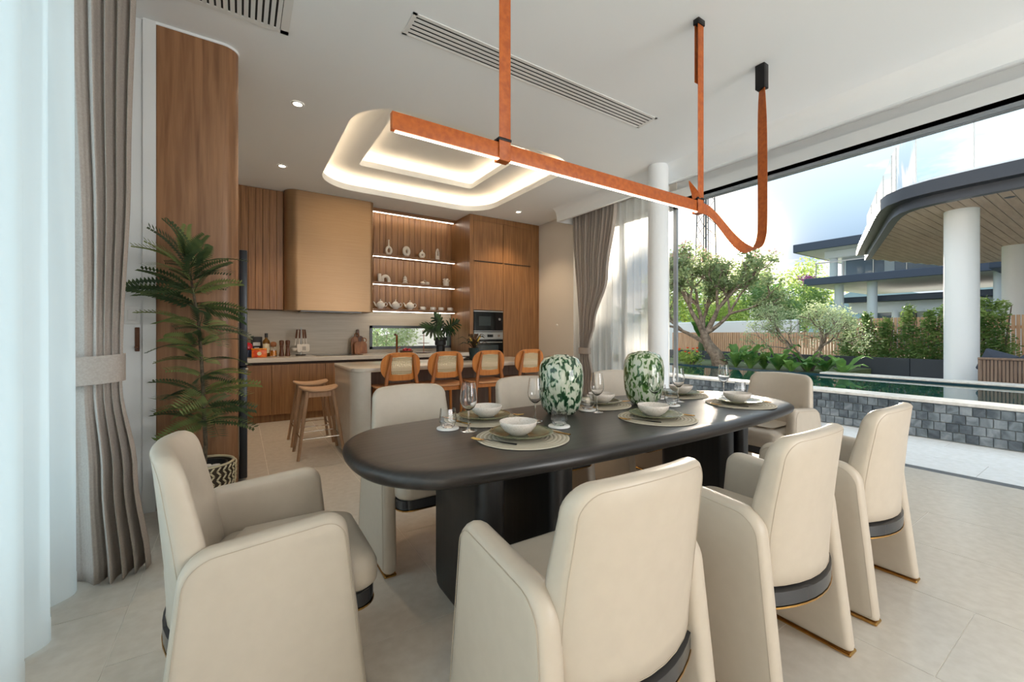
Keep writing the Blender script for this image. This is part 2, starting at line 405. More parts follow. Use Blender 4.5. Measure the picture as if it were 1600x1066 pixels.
part('pane', MB().box(1.95, 5.0, -4.5, -4.49, .55, 3.05), M['pane'], w3, smooth=False)

# pelmet with a cove, along the pool side
pf = [(4.40, 3.3), (4.435, 3.285), (4.465, 3.255), (4.485, 3.215), (4.495, 3.17), (4.495, 3.09), (4.545, 3.09), (4.545, 3.30)]
n = len(pf); vs = [(x, 5.5, z) for x, z in pf] + [(x, -4.4, z) for x, z in pf]
fs = [(i, n + i, n + (i + 1) % n, (i + 1) % n) for i in range(n)] + [list(range(n))[::-1], list(range(n, 2 * n))]
mb = MB().add(vs, fs); mb.box(4.545, 4.87, 5.48, 5.5, 3.09, 3.3)
struct('trim_3', mb, M['paint'], 'white coved curtain pelmet along the pool side', ang=50)
mb = MB().lathe([(.122, 0), (.122, CEIL)], (4.40, 3.38, 0), 40)
struct('column_1', mb, M['paint'], 'slim round white column beside the sheer curtain')
# sliding doors: head track, floor track, jamb, closed leaves beyond the column
mb = MB()
for k in range(3): mb.box(5.02 + k * .035, 5.045 + k * .035, -4.4, 5.5, 2.955, 3.035)
mb.box(5.02, 5.125, -4.4, 5.5, 2.99, 3.035)
struct('trim_4', mb, M['alu'], 'dark head track of the sliding doors', smooth=False)
mb = MB().box(5.02, 5.125, -4.4, 5.5, -.05, -.012)
for x in (5.02, 5.052, 5.084, 5.118): mb.box(x, x + .007, -4.4, 5.5, -.02, .001)
struct('trim_5', mb, M['alu'], 'dark floor track of the sliding doors', smooth=False)
for k, (a, b) in enumerate(((3.56, 4.55), (4.5, 5.48))):
    x = 5.045 + .04 * k
    d = struct('door_%d' % (k + 1), framebox(MB(), 'y', x - .018, x + .018, a, b, 0, 2.96, .05), M['alu'], 'closed sliding glass leaf behind the sheer curtain', smooth=False)
    part('pane', MB().box(x - .004, x + .004, a + .04, b - .04, .04, 2.92), M['pane'], d, smooth=False)

# ceiling air grilles
g = thing('ceiling_vent', 'long linear slot air diffuser in the ceiling beside the leather pendant', 'air vent', (2.175, 2.74, CEIL))
mb = MB()
framebox_pts = [(-1.23, 1.23, -.115, -.10), (-1.23, 1.23, .10, .115), (-1.23, -1.20, -.115, .115), (1.20, 1.23, -.115, .115)]
for a, b, c_, d_ in framebox_pts: mb.box(a, b, c_, d_, -.006, .004)
part('frame', mb, M['whitegloss'], g, smooth=False)
for k in range(6):
    y = -.1 + .2 * k / 5
    part('slat', MB().box(-1.2, 1.2, y - .0115, y + .0115, -.004, .002), M['whitegloss'], g, smooth=False)
part('duct', MB().box(-1.2, 1.2, -.1, .1, -.0005, .0005), M['dark'], g, smooth=False)
g = thing('return_grille', 'white slatted return air grille in the ceiling above the walnut panel', 'air vent', (-.32, 2.98, CEIL))
mb = MB()
for a, b, c_, d_ in ((-.60, .60, -.33, -.29), (-.60, .60, .29, .33), (-.60, -.55, -.33, .33), (.55, .60, -.33, .33)): mb.box(a, b, c_, d_, -.008, .004)
part('frame', mb, M['whitegloss'], g, smooth=False)
sm = None
for k in range(30):
    x = -.535 + 1.07 * k / 29
    if sm is None:
        sm = MB().box(-.012, .012, -.29, .29, -.008, .001); sm.xf(Matrix.Rotation(.12, 4, 'Y')); sm = sm.mesh('slat', M['whitegloss'], smooth=False)
    o = link('slat', sm, g); o.location = (x, 0, 0)
part('duct', MB().box(-.55, .55, -.29, .29, -.0005, .0005), M['dark'], g, smooth=False)

# downlights
DL = [((.436, 4.255), 'recessed downlight in the ceiling nearest the walnut panel'), ((.436, 5.936), 'recessed downlight in the ceiling near the upper cabinets by the bronze hood'),
      ((4.018, 5.957), 'recessed downlight in the ceiling in front of the tall oven cabinet')]
d0 = None
for (x, y), lab in DL:
    if d0 is None:
        d0 = thing('downlight', lab, 'downlight', (x, y, CEIL), 0, 'recessed ceiling downlights')
        part('trim_ring', MB().lathe([(.036, -.002), (.036, -.008), (.05, -.008), (.054, -.001)], seg=24, caps=False), M['whitegloss'], d0)
        part('bulb', MB().lathe([(0, -.004), (.036, -.004), (.036, -.001)], seg=20), M['downl'], d0)
    else: dup(d0, (x, y, CEIL), 0, lab)
    light('SPOT', 'downlight_lamp', (x, y, CEIL - .03), 20, (1, .74, .48), spot_size=R(105), spot_blend=.7, shadow_soft_size=.04)

# ================================================================ kitchen
def door_set(parent, rects, y, m, t=.02):
    for x0, x1, z0, z1 in rects:
        part('door', MB().bbox(x0 + .0015, x1 - .0015, y, y + t, z0 + .0015, z1 - .0015, .002, 1), m, parent, smooth=False)
# base cabinets
labs = ['walnut base cabinet nearest the black fridge', 'walnut base cabinet below the wooden utensils', 'walnut base cabinet below the black hob', 'walnut base cabinet below the cutting boards', 'walnut base cabinet below the tiered stand']
for k in range(5):
    x0 = .015 + k * .668; x1 = x0 + .668
    t = thing('base_cabinet', labs[k], 'cabinet', (x0, 6.45, 0), 0, 'walnut base cabinets')
    part('body', MB().box(0, .668, .022, .80, .1, .80), M['woodend'], t, smooth=False)
    part('plinth', MB().box(0, .668, .05, .07, 0, .1), M['wood'], t, smooth=False)
    door_set(t, [(0, .334, .1, .775), (.334, .668, .1, .775)], 0, M['wood'])
    part('finger_rail', MB().box(0, .668, .014, .022, .775, .80), M['woodend'], t, smooth=False)
ct = obj('countertop', MB().bbox(0, 3.358, 6.425, 7.284, .81, .87, .004, 1), M['stone'], smooth=False)
tag(ct, 'beige quartz countertop running along the kitchen wall', 'countertop')
hb = thing('induction_hob', 'flat black induction hob set in the counter below the bronze hood', 'hob', (1.25, 6.85, .87))
part('glass', MB().bbox(-.33, .33, -.24, .24, 0, .006, .003, 1), M['applglass'], hb)
for x, y, r in ((-.17, .1, .1), (.17, .1, .08), (-.17, -.12, .08), (.17, -.12, .1)):
    part('cooking_zone', MB().lathe([(r - .003, .0062), (r, .0064), (r, .0062)], (x, y, 0), 28, caps=False), M['steel'], hb)
# upper cabinets beside the hood: grooved boards
t = thing('upper_cabinet', 'walnut wall cabinet of narrow grooved boards left of the bronze hood', 'cabinet', (0, 7.0, 0))
part('body', MB().box(-.35, .53, .02, .255, 1.545, CEIL - .005), M['woodend'], t, smooth=False)
bmesh_board = MB().bbox(.001, .0865, 0, .02, 1.545, CEIL - .005, .003, 1).mesh('board', M['wood'], smooth=False)
for k in range(10):
    o = link('board', bmesh_board, t); o.location = (-.35 + k * .088, 0, 0)
# hood
ol = rrect(.535, 1.79, 6.78, 7.284, [.01, .01, .17, .07], 10)
hd = thing('range_hood', 'tall brushed bronze range hood with rounded corners over the hob', 'range hood', (1.16, 7.0, 1.54))
mb = MB().prism([(x - 1.16, y - 7.0) for x, y in ol], 0, CEIL - .006 - 1.54)
part('canopy', mb, M['hood'], hd, ang=50)
part('filter', MB().bbox(-.42, .45, -.16, .22, -.018, .0, .004, 1), M['band'], hd, smooth=False)
# shelf alcove
t = thing('shelf_unit', 'walnut alcove of grooved boards with three lit shelves', 'shelf', (1.83, 7.05, 0))
W = 3.358 - 1.80
part('back_panel', MB().box(-.03, W - .03, .222, .234, 1.565, CEIL - .005), M['woodend'], t, smooth=False)
bw = W / 15
bme = MB().bbox(.0015, bw - .0015, .2, .222, 1.62, CEIL - .01, .004, 1).mesh('board', M['wood'], smooth=False)
for k in range(15):
    o = link('board', bme, t); o.location = (-.03 + k * bw, 0, 0)
part('side_panel', MB().box(-.035, -.01, 0, .2, 1.565, CEIL - .005), M['wood'], t, smooth=False)
part('valance', MB().box(-.01, W - .03, .0, .05, CEIL - .055, CEIL - .005), M['wood_x'], t, smooth=False)
part('led_strip', MB().box(0, W - .06, .055, .062, CEIL - .06, CEIL - .053), M['led_w'], t, smooth=False, label='white light strip')
for z in (2.54, 2.07, 1.615):
    s_ = part('shelf', MB().bbox(-.01, W - .03, 0, .2, z - .045, z, .003, 1), M['wood_x'], t, smooth=False)
    part('led_strip', MB().box(0, W - .06, .012, .019, z - .051, z - .044), M['led_w'], s_, smooth=False, label='white light strip')
# oven tower and pantry
t = thing('oven_tower', 'tall walnut cabinet holding the built-in microwave and oven', 'cabinet', (3.358, 6.5, 0))
mb = MB()
for b in ((0, .07, 0, .78, 0, CEIL - .006), (.07, .69, .03, .78, 2.485, CEIL - .006), (.07, .69, .03, .78, 1.62, 2.47), (.07, .69, .6, .78, .1, 1.62), (.07, .69, .03, .78, .1, .62), (.07, .69, .0, .2, 3.2, CEIL - .006), (.07, .69, .06, .78, 0, .1), (.683, .69, .03, .78, .62, 1.62)): mb.box(*b)
part('body', mb, M['wood'], t, smooth=False)
door_set(t, [(.07, .69, 2.49, 3.2), (.07, .69, 1.615, 2.475), (.07, .69, .1, .62)], 0, M['wood'])
part('handle', MB().box(.10, .66, -.008, .004, 2.478, 2.488), M['band'], t, smooth=False, label='slim dark pull edge')
t = thing('pantry_cabinet', 'tall walnut pantry cabinet next to the beige wall', 'cabinet', (4.05, 6.5, 0))
mb = MB().box(0, .62, .03, .78, .1, CEIL - .006); mb.box(.62, .815, 0, .78, 0, CEIL - .006); mb.box(0, .62, 0, .2, 3.2, CEIL - .006); mb.box(0, .62, .06, .78, 0, .1)
part('body', mb, M['wood'], t, smooth=False)
door_set(t, [(0, .62, 2.49, 3.2), (0, .62, .1, 2.475)], 0, M['wood'])
part('handle', MB().box(.03, .59, -.008, .004, 2.478, 2.488), M['band'], t, smooth=False, label='slim dark pull edge')
t = thing('microwave', 'built-in black glass microwave above the oven', 'microwave', (3.735, 6.49, 1.235))
part('body', MB().box(-.3, .3, .03, .5, 0, .37), M['blackgloss'], t, smooth=False)
part('door', MB().bbox(-.3, .13, 0, .03, .015, .345, .003, 1), M['applglass'], t, smooth=False)
part('window', MB().box(-.2, .04, -.002, .0, .1, .27), M['applwin'], t, smooth=False)
part('control_panel', MB().bbox(.132, .3, 0, .03, .015, .345, .003, 1), M['blackgloss'], t, smooth=False)
part('knob', MB().cyl((.22, .0, .22), (.22, -.02, .22), .022, seg=16), M['steel'], t)
part('trim', MB().box(-.3, .3, -.004, .03, .348, .37).box(-.3, .3, -.004, .03, 0, .013), M['steel'], t, smooth=False)
t = thing('oven', 'built-in steel and black glass oven below the microwave', 'oven', (3.735, 6.49, .63))
part('body', MB().box(-.3, .3, .03, .5, 0, .60), M['blackgloss'], t, smooth=False)
part('control_panel', MB().bbox(-.3, .3, 0, .03, .46, .595, .003, 1), M['steel'], t, smooth=False)
part('display', MB().box(-.03, .09, -.003, 0, .50, .55), M['applglass'], t, smooth=False)
for x in (-.2, .2): part('knob', MB().cyl((x, 0, .525), (x, -.025, .525), .022, seg=16), M['chrome'], t)
part('door', MB().bbox(-.3, .3, 0, .03, .005, .455, .003, 1), M['applglass'], t, smooth=False)
part('window', MB().box(-.2, .2, -.002, 0, .08, .36), M['applwin'], t, smooth=False)
part('handle', MB().bbox(-.26, .26, -.05, -.035, .40, .42, .005, 2).box(-.24, -.22, -.04, 0, .405, .415).box(.22, .24, -.04, 0, .405, .415), M['steel'], t)
# fridge
t = thing('fridge', 'anthracite fridge standing behind the walnut panel edge', 'fridge', (-.35, 4.335, 0))
part('body', MB().bbox(-.36, .335, -.42, .42, .03, 1.86, .006, 1), M['fridge'], t, smooth=False)
for z0, z1 in ((.05, .93), (.94, 1.86)):
    d = part('door', MB().bbox(.34, .395, -.42, .42, z0, z1, .008, 2), M['fridge'], t)
    part('handle', MB().bbox(.38, .40, -.424, -.40, z0 + (.86 if z0 < .5 else .01), z0 + (.875 if z0 < .5 else .025), .002, 1), M['chrome'], d)
part('plinth', MB().box(-.34, .33, -.4, .4, 0, .03), M['dark'], t, smooth=False)

# island
t = thing('kitchen_island', 'beige stone kitchen island with rounded end and walnut face', 'kitchen island', (1.98, 4.5, 0))
ol = rrect(-1.11, 1.22, -.47, .47, [.03, .03, .17, .17], 10)
part('worktop', MB().slab(ol, [(.004, .83), (0, .834), (0, .866), (.004, .87)], lambda s, t_, w_: (s, t_, w_)), M['stone'], t, ang=50)
for sx in (-1, 1):
    ol = rrect(-1.105, -.94, -.46, .46, [.01, .03, .16, .01], 10)
    pts = [(x * -sx if sx > 0 else x, y) for x, y in ol]
    if sx > 0: pts = [(.1 - x - .0 if x > -1 else .1 - x, y) for x, y in ol][::-1]
    part('end_panel', MB().prism(pts, 0, .83), M['stone'], t, ang=50)
part('body', MB().box(-.94, 1.04, -.16, .45, 0, .83), M['woodend'], t, smooth=False)
fme = MB().bbox(.0012, .2463, -.178, -.16, .08, .828, .002, 1).mesh('front_panel', M['islandwood'], smooth=False)
for k in range(8):
    o = link('front_panel', fme, t); o.location = (-.94 + k * .2475, 0, 0)
# ================================================================ dining table
TXa, TXb, TYa, TYb = .335, 3.175, 1.155, 2.145
def table_outline(n=96):
    cx, cy, a, b = (TXa + TXb) / 2, (TYa + TYb) / 2, (TXb - TXa) / 2, (TYb - TYa) / 2
    out = []
    ex = 3.4
    # straight long sides, softly rounded ends
    for k in range(n):
        q = 2 * pi * k / n
        c_, s_ = cos(q), sin(q)
        sy = math.copysign(abs(s_) ** (2 / 2.6), s_) * b
        sx = math.copysign(abs(c_) ** (2 / 2.4), c_)
        e_ = .62
        x = sx * e_ + math.copysign(min(1, abs(c_) * 1.6) * (a - e_), c_)
        out.append((cx + x, cy + sy))
    return out
tb = thing('dining_table', 'long black oak dining table with rounded ends and slab legs', 'table', (1.755, 1.65, 0))
ol = [(x - 1.755, y - 1.65) for x, y in table_outline()]
pr = [(.10, .680), (.045, .682), (.018, .689), (.004, .702), (0, .717), (.004, .732), (.016, .743), (.035, .748), (.06, .75)]
part('table_top', MB().slab(ol, pr, lambda s, t, w_: (s, t, w_)), M['table'], tb, ang=60)
for x0, x1 in ((.775, .905), (1.14, 1.27), (2.47, 2.60), (2.665, 2.76)):
    h = (x1 - x0) / 2
    o2 = rrect(x0 - 1.755, x1 - 1.755, -.24, .24, h * .8, 8)
    part('leg', MB().slab(o2, [(.012, 0), (.004, .02), (0, .08), (0, .62), (.006, .66), (.02, .682)], lambda s, t, w_: (s, t, w_)), M['tableleg'], tb, ang=60)

# ================================================================ dining chair (front faces +Y, origin on the floor)
def arc_y(x): return .36 * x * x * 3.2      # plan curve of the back
def make_chair(label):
    t = thing('dining_chair', label, 'chair', group='cream leather dining chairs')
    for sx in (-1, 1):
        # side panel: trapezoid profile with rounded arm
        pts = [(-.272, .012), (.268, .012)]
        def fil(p0, p1, p2, r, n=7):
            a = Vector(p0) - Vector(p1); b = Vector(p2) - Vector(p1); a.normalize(); b.normalize()
            ang = a.angle(b); d_ = r / math.tan(ang / 2); c0 = Vector(p1) + a * d_; c1 = Vector(p1) + b * d_
            cc = Vector(p1) + (a + b).normalized() * (r / sin(ang / 2))
            out = []
            v0 = c0 - cc; v1 = c1 - cc; tot = v0.angle_signed(v1)
            for k in range(n + 1):
                q = -tot * k / n; out.append(tuple(cc + Vector((v0.x * cos(q) - v0.y * sin(q), v0.x * sin(q) + v0.y * cos(q)))))
            return out
        A, B, C_, D_ = (-.272, .012), (.268, .012), (.195, .662), (-.205, .632)
        prof = fil(D_, A, B, .012, 3) + fil(A, B, C_, .012, 3) + fil(B, C_, D_, .06, 8) + fil(C_, D_, A, .085, 8)
        # densify long edges
        den = []
        for i in range(len(prof)):
            p, q = prof[i], prof[(i + 1) % len(prof)]; den.append(p)
            m_ = int(math.dist(p, q) / .08)
            for k in range(1, m_): den.append((p[0] + (q[0] - p[0]) * k / m_, p[1] + (q[1] - p[1]) * k / m_))
        def fm(s, tt, wv, sx=sx):
            lean = -.012 * (tt / .65)                      # leans slightly inwards to the top
            return (sx * (.268 + wv + lean), s, tt)
        T = .034
        pr = [(.05, -T), (.022, -T), (.010, -T * .86), (.003, -T * .5), (0, 0), (.003, T * .5), (.010, T * .86), (.022, T), (.05, T)]
        mb = MB().slab(den, pr, fm)
        if sx < 0: mb.f = [f[::-1] for f in mb.f]
        pn = part('side_panel', mb, M['leather'], t, ang=60)
        sp = [fm(.0 + (x - 0) * .945, .33 + (z - .33) * .945, T + .0005) for x, z in den]
        part('seam', MB().tube(sp, .0011, 5, True), M['seam'], pn)
        part('base_strip', MB().bbox(sx * .268 - .03, sx * .268 + .03, -.27, .266, 0, .013, .004, 1), M['gold'], pn)
    # seat cushion
    def plan(hw, yf, yr, n=10):
        o = []
        for k in range(n + 1):
            x = -hw + 2 * hw * k / n; o.append((x, yr + arc_y(x)))
        fr = rrect(-hw, hw, 0, yf, [.07, .07, 0.001, 0.001], 6)
        o2 = [p for p in fr if p[1] > yf - .0701]
        return o + o2
    so = plan(.236, .315, -.19)
    part('seat', MB().slab(so, [(.05, .371), (.012, .371), (.002, .382), (0, .40), (.002, .438), (.014, .466), (.04, .482), (.1, .497), (1.35, .508), (1.7, .512)], lambda s, y, z: (s, y, z + .015 * (y > .2) * 0)), M['leather'], t, ang=60)
    bo = plan(.232, .302, -.268)
    bd = part('base_band', MB().slab(bo, [(.02, .322), (0, .324), (0, .368), (.02, .370)], lambda s, y, z: (s, y, z)), M['band'], t, ang=50, label='glossy charcoal band')
    part('gold_line', MB().slab(plan(.234, .304, -.270), [(.02, .314), (0, .315), (0, .321), (.02, .322)], lambda s, y, z: (s, y, z)), M['gold'], bd, ang=50)
    # backrest: rounded shield, curved in plan, leaning back
    o = []
    zb, zt = .372, .893
    hb, hm, ht = .240, .246, .232
    side = [(hb, zb + .0), (hb + .004, .45), (hm, .56), (hm - .004, .66), (ht, zt - .10)]
    rt = .07
    right = side[:]
    for k in range(9):
        q = R(90 * k / 8); right.append((ht - rt + rt * cos(q), zt - .02 - rt + rt * sin(q)))
    top = [(x, zt - .02 + .006 * (1 - (x / .15) ** 2)) for x in (.11, .07, .035, 0, -.035, -.07, -.11)]
    left = [(-x, z) for x, z in right[::-1]]
    bot = [(x, zb) for x in (-.18, -.12, -.06, 0, .06, .12, .18)]
    o = right + top + left + bot
    def fb(s, z, wv):
        k = (z - zb) / (zt - zb)
        lean = -.255 - .055 * k ** 1.3 - .0 * k
        th = 1 + .7 * (1 - k)
        return (s, lean + arc_y(s) * (1 - .35 * k) + .04 + wv * th, z)
    T = .026
    pr = [(1.55, -T), (1.3, -T), (.06, -T), (.012, -T), (.004, -T * .75), (0, -T * .3), (0, T * .3), (.006, T * .8), (.02, T * 1.05), (.06, T * 1.2), (1.3, T * 1.3), (1.55, T * 1.3)]
    mb = MB().slab(o, pr, fb); mb.f = [f[::-1] for f in mb.f]
    bk = part('backrest', mb, M['leather'], t, ang=60)
    part('seam', MB().tube([fb(s * .945, .6 + (z - .6) * .945, -T - .0004) for s, z in o], .0011, 5, True), M['seam'], bk)
    return t
ch0 = make_chair('cream leather dining chair seen from behind, nearest the camera in the front row')
ch0.location = (.825, .91, 0); ch0.rotation_euler = (0, 0, R(-1))
CH = [((1.645, .872), 0, 'cream leather dining chair seen from behind, middle of the front row'),
      ((2.47, .878), 0, 'cream leather dining chair seen from behind, nearest the pool in the front row'),
      ((.885, 2.30), 180, 'cream dining chair across the table, nearest the island end and wooden stools'),
      ((1.76, 2.33), 180, 'cream dining chair across the table, behind the nearer green vase'),
      ((2.70, 2.33), 180, 'cream dining chair across the table, in front of the tied right curtain'),
      ((.075, 1.61), -90, 'cream dining chair seen side-on at the near end of the table'),
      ((3.47, 1.65), 90, 'cream dining chair at the far end of the table facing the camera, before the pool')]
for (x, y), a, lab in CH: dup(ch0, (x, y, 0), R(a), lab)

# ================================================================ table settings
ZT = .7505
FR = [(1.017, 1.475), (1.845, 1.425), (2.655, 1.42)]
BK = [(1.06, 1.905), (1.885, 1.895), (2.66, 1.87)]
where_f = ['nearest the camera', 'in the middle of the front row', 'at the pool end of the front row']
where_b = ['nearest the island end of the back row', 'behind the nearer vase in the back row', 'at the pool end of the back row']
def pm():
    t = thing('placemat', 'x', 'placemat', group='round woven placemats')
    part('disc', MB().lathe([(0, 0), (.196, 0), (.2, .002), (.2, .004), (.197, .005), (0, .005)], seg=56), M['mat'], t)
    for k in range(9):
        r = .05 + k * .0175
        part('woven_ring', MB().lathe([(r - .0055, .005), (r - .003, .0066), (r + .003, .0066), (r + .0055, .005)], seg=48, caps=False), M['matring'], t)
    return t
def plate():
    mb = MB().lathe([(0, .0), (.07, 0), (.085, .004), (.12, .014), (.135, .021), (.1375, .0235), (.135, .025), (.118, .019), (.085, .010), (0, .008)], seg=48)
    o = obj('dinner_plate', mb, M['green_plate'], ang=60); return tag(o, 'x', 'plate', 'olive glazed dinner plates')
def bowl():
    mb = MB().lathe([(0, 0), (.035, 0), (.04, .004), (.06, .018), (.076, .038), (.0815, .056), (.080, .058), (.077, .056), (.070, .038), (.052, .018), (.03, .009), (0, .008)], seg=40)
    o = obj('bowl', mb, M['ceramic'], ang=60); return tag(o, 'x', 'bowl', 'speckled ceramic bowls')
def fork():
    t = thing('fork', 'x', 'fork', group='gold forks on the placemats')
    part('handle', MB().tube([(0, -.10, .003), (0, -.05, .004), (0, .0, .006), (0, .045, .007)], [.006, .005, .003, .0032], 8, flat=.4), M['blackmetal'], t)
    hd = part('head', MB().tube([(0, .042, .007), (0, .055, .005), (0, .07, .004)], [.004, .010, .011], 8, flat=.2), M['gold'], t)
    for k in range(4):
        x = -.009 + k * .006
        part('tine', MB().tube([(x, .066, .004), (x, .085, .005), (x, .105, .008)], [.0022, .002, .0012], 6), M['gold'], hd)
    return t
def knife():
    t = thing('table_knife', 'x', 'knife', group='gold knives on the placemats')
    part('handle', MB().tube([(0, -.10, .004), (0, -.05, .004), (0, 0, .004)], [.007, .006, .004], 8, flat=.5), M['gold'], t)
    part('blade', MB().slab(rrect(-.008, .008, 0, .11, [.008, .003, .001, .001], 4), [(0.0005, .002), (0, .0035), (.0005, .005)], lambda s, y, z: (s, y, z)), M['gold'], t)
    return t
def wine():
    t = thing('wine_glass', 'x', 'wine glass', group='stemmed wine glasses on the dining table')
    part('bowl', MB().lathe([(.0045, .093), (.012, .096), (.028, .110), (.037, .130), (.039, .148), (.035, .185), (.030, .222), (.0288, .222), (.0338, .185), (.0378, .148), (.0358, .131), (.027, .112), (.010, .0985), (0, .097)], seg=36), M['clear'], t, ang=60)
    part('stem', MB().lathe([(.009, .006), (.004, .02), (.0034, .05), (.0036, .085), (.0045, .093)], seg=16), M['clear'], t, ang=60)
    part('foot', MB().lathe([(0, 0), (.036, 0), (.037, .0015), (.03, .003), (.009, .006), (0, .0065)], seg=32), M['clear'], t, ang=60)
    return t
def tumbler():
    o = obj('tumbler', MB().lathe([(0, 0), (.026, 0), (.030, .004), (.0415, .028), (.041, .034), (.035, .088), (.0335, .088), (.0393, .034), (.0395, .029), (.029, .010), (0, .008)], seg=12), M['clear'], ang=20)
    return tag(o, 'x', 'tumbler', 'faceted glass tumblers on coasters')
def coaster():
    o = obj('coaster', MB().lathe([(0, 0), (.049, 0), (.052, .002), (.052, .007), (.050, .009), (0, .009)], seg=36), M['marble'], ang=50)
    return tag(o, 'x', 'coaster', 'white marble coasters')
protos = [pm(), plate(), bowl(), fork(), knife(), wine(), tumbler(), coaster()]
fmt = ['round woven beige placemat %s', 'olive glazed dinner plate %s', 'speckled white bowl on the plate %s', 'gold fork with dark handle on the placemat %s', 'gold knife on the placemat %s',
       'clear stemmed wine glass beside the placemat %s', 'faceted glass tumbler beside the placemat %s', 'round white marble coaster beside the placemat %s']
off = [(0, 0, 0, 0), (-.005, .005, .0068, 0), (-.015, .012, .015, 0), (-.155, -.02, .007, 32), (.155, -.005, .007, 14), (.24, .235, 0, 0), (.262, .072, .0095, 10), (.262, .072, 0, 0)]
used = [False] * 8
for side, pts, wh in ((0, FR, where_f), (180, BK, where_b)):
    for (x, y), wtxt in zip(pts, wh):
        for i, (ox, oy, oz, oa) in enumerate(off):
            n_ = pts.index((x, y))
            if i == 5: ox, oy = [[(.24, .235), (.205, .175), (.265, .26)], [(.18, .19), (.18, .17), (.24, .17)]][side > 0][n_]
            if i in (6, 7): ox, oy = [[(.262, .072), (.39, .195), (.375, .20)], [(.245, .105), (.193, .105), (.245, .03)]][side > 0][n_]
            q = R(side); dx, dy = ox * cos(q) - oy * sin(q), ox * sin(q) + oy * cos(q)
            loc = (x + dx, y + dy, ZT + oz); lab = fmt[i] % wtxt
            if not used[i]:
                o = protos[i]; o.location = loc; o.rotation_euler = (0, 0, q + R(oa)); o['label'] = lab; used[i] = True
            else: dup(protos[i], loc, q + R(oa), lab)

# glass vases
def vase_mat(name, seed, a, b):
    m = mat(name, (1, 1, 1, 1), .04, 0, **{'Transmission Weight': .45, 'IOR': 1.2, 'Coat Weight': 1.0, 'Coat Roughness': .03})
    nt = m.node_tree; bs = nt.nodes['Principled BSDF']
    tc = nt.nodes.new('ShaderNodeTexCoord'); mp = nt.nodes.new('ShaderNodeMapping'); mp.inputs['Scale'].default_value = (1, 1, .55); mp.inputs['Location'].default_value = (seed, seed * .7, 0)
    nt.links.new(tc.outputs['Object'], mp.inputs[0])
    nz = nt.nodes.new('ShaderNodeTexNoise'); nz.inputs['Scale'].default_value = 46; nz.inputs['Detail'].default_value = 1; nz.inputs['Distortion'].default_value = .6
    nt.links.new(mp.outputs[0], nz.inputs['Vector'])
    r = nt.nodes.new('ShaderNodeValToRGB'); r.color_ramp.interpolation = 'LINEAR'
    e = r.color_ramp.elements; e[0].position = .42; e[0].color = a; e[1].position = .55; e[1].color = rgb(228, 232, 212)
    k = e.new(.475); k.color = b
    k = e.new(.505); k.color = rgb(200, 214, 188)
    nt.links.new(nz.outputs['Fac'], r.inputs[0]); nt.links.new(r.outputs[0], bs.inputs['Base Color'])
    return m
def vase(name, lab, loc, m, h, rad):
    pr = [(0, 0), (.45, 0), (.62, .015), (.83, .11), (.95, .28), (1, .50), (.99, .69), (.93, .83), (.78, .935), (.52, .982), (.34, .985), (.32, 1.0), (.29, 1.0), (.29, .975), (.48, .965), (.74, .915), (.89, .815), (.945, .68), (.955, .50), (.905, .29), (.78, .125), (.5, .05), (0, .045)]
    o = obj(name, MB().lathe([(r * rad, z * h) for r, z in pr], seg=48), m, ang=70); o.location = loc
    return tag(o, lab, 'vase', 'green speckled glass vases')
vase('glass_vase', 'rounded glass vase with dark green flecks, nearer of the two on the table', (1.50, 1.80, ZT), vase_mat('green_fleck_glass', 1.3, rgb(30, 74, 44), rgb(84, 132, 92)), .33, .125)
vase('glass_vase', 'rounded glass vase with bright green streaks, further of the two on the table', (2.16, 1.77, ZT), vase_mat('green_streak_glass', 4.1, rgb(58, 104, 40), rgb(128, 164, 96)), .335, .125)

# ================================================================ leather strap pendant
PY = 1.66
p = thing('pendant_light', 'long orange leather strap pendant light hanging over the dining table', 'pendant lamp', (1.55, PY, 2.05))
def rel(x, y, z): return (x - 1.55, y - PY, z - 2.05)
BZ0, BZ1 = 2.012, 2.088
def lbox(x0, x1, y0, y1, z0, z1, b=.003): return MB().bbox(x0 - 1.55, x1 - 1.55, y0 - PY, y1 - PY, z0 - 2.05, z1 - 2.05, b, 2)
part('beam', lbox(.51, 2.60, PY - .014, PY + .014, BZ0 + .004, BZ1), M['strap'], p)
part('led_strip', lbox(.52, 2.56, PY - .007, PY + .007, BZ0 - .001, BZ0 + .003, .001), M['led_pend'], p, label='warm light strip under the beam')
part('end_cap', lbox(.505, .512, PY - .0145, PY + .0145, BZ0 + .003, BZ1 + .0005), M['strap'], p)
for x, top in ((1.03, CEIL), (2.575, CEIL - .02)):
    s_ = part('strap', lbox(x - .031, x + .031, PY - .0225, PY - .019, BZ0 - .006, top, .001), M['strap'], p)
    part('strap', lbox(x - .031, x + .031, PY + .019, PY + .0225, BZ0 - .006, BZ1 + .025, .001), M['strap'], p)
    part('strap_fold', lbox(x - .031, x + .031, PY - .0225, PY + .0225, BZ0 - .009, BZ0 - .0055, .001), M['strap'], p)
    part('clip', lbox(x - .035, x + .035, PY - .026, PY + .026, BZ1 + .006, BZ1 + .02, .003), M['blackmetal'], p)
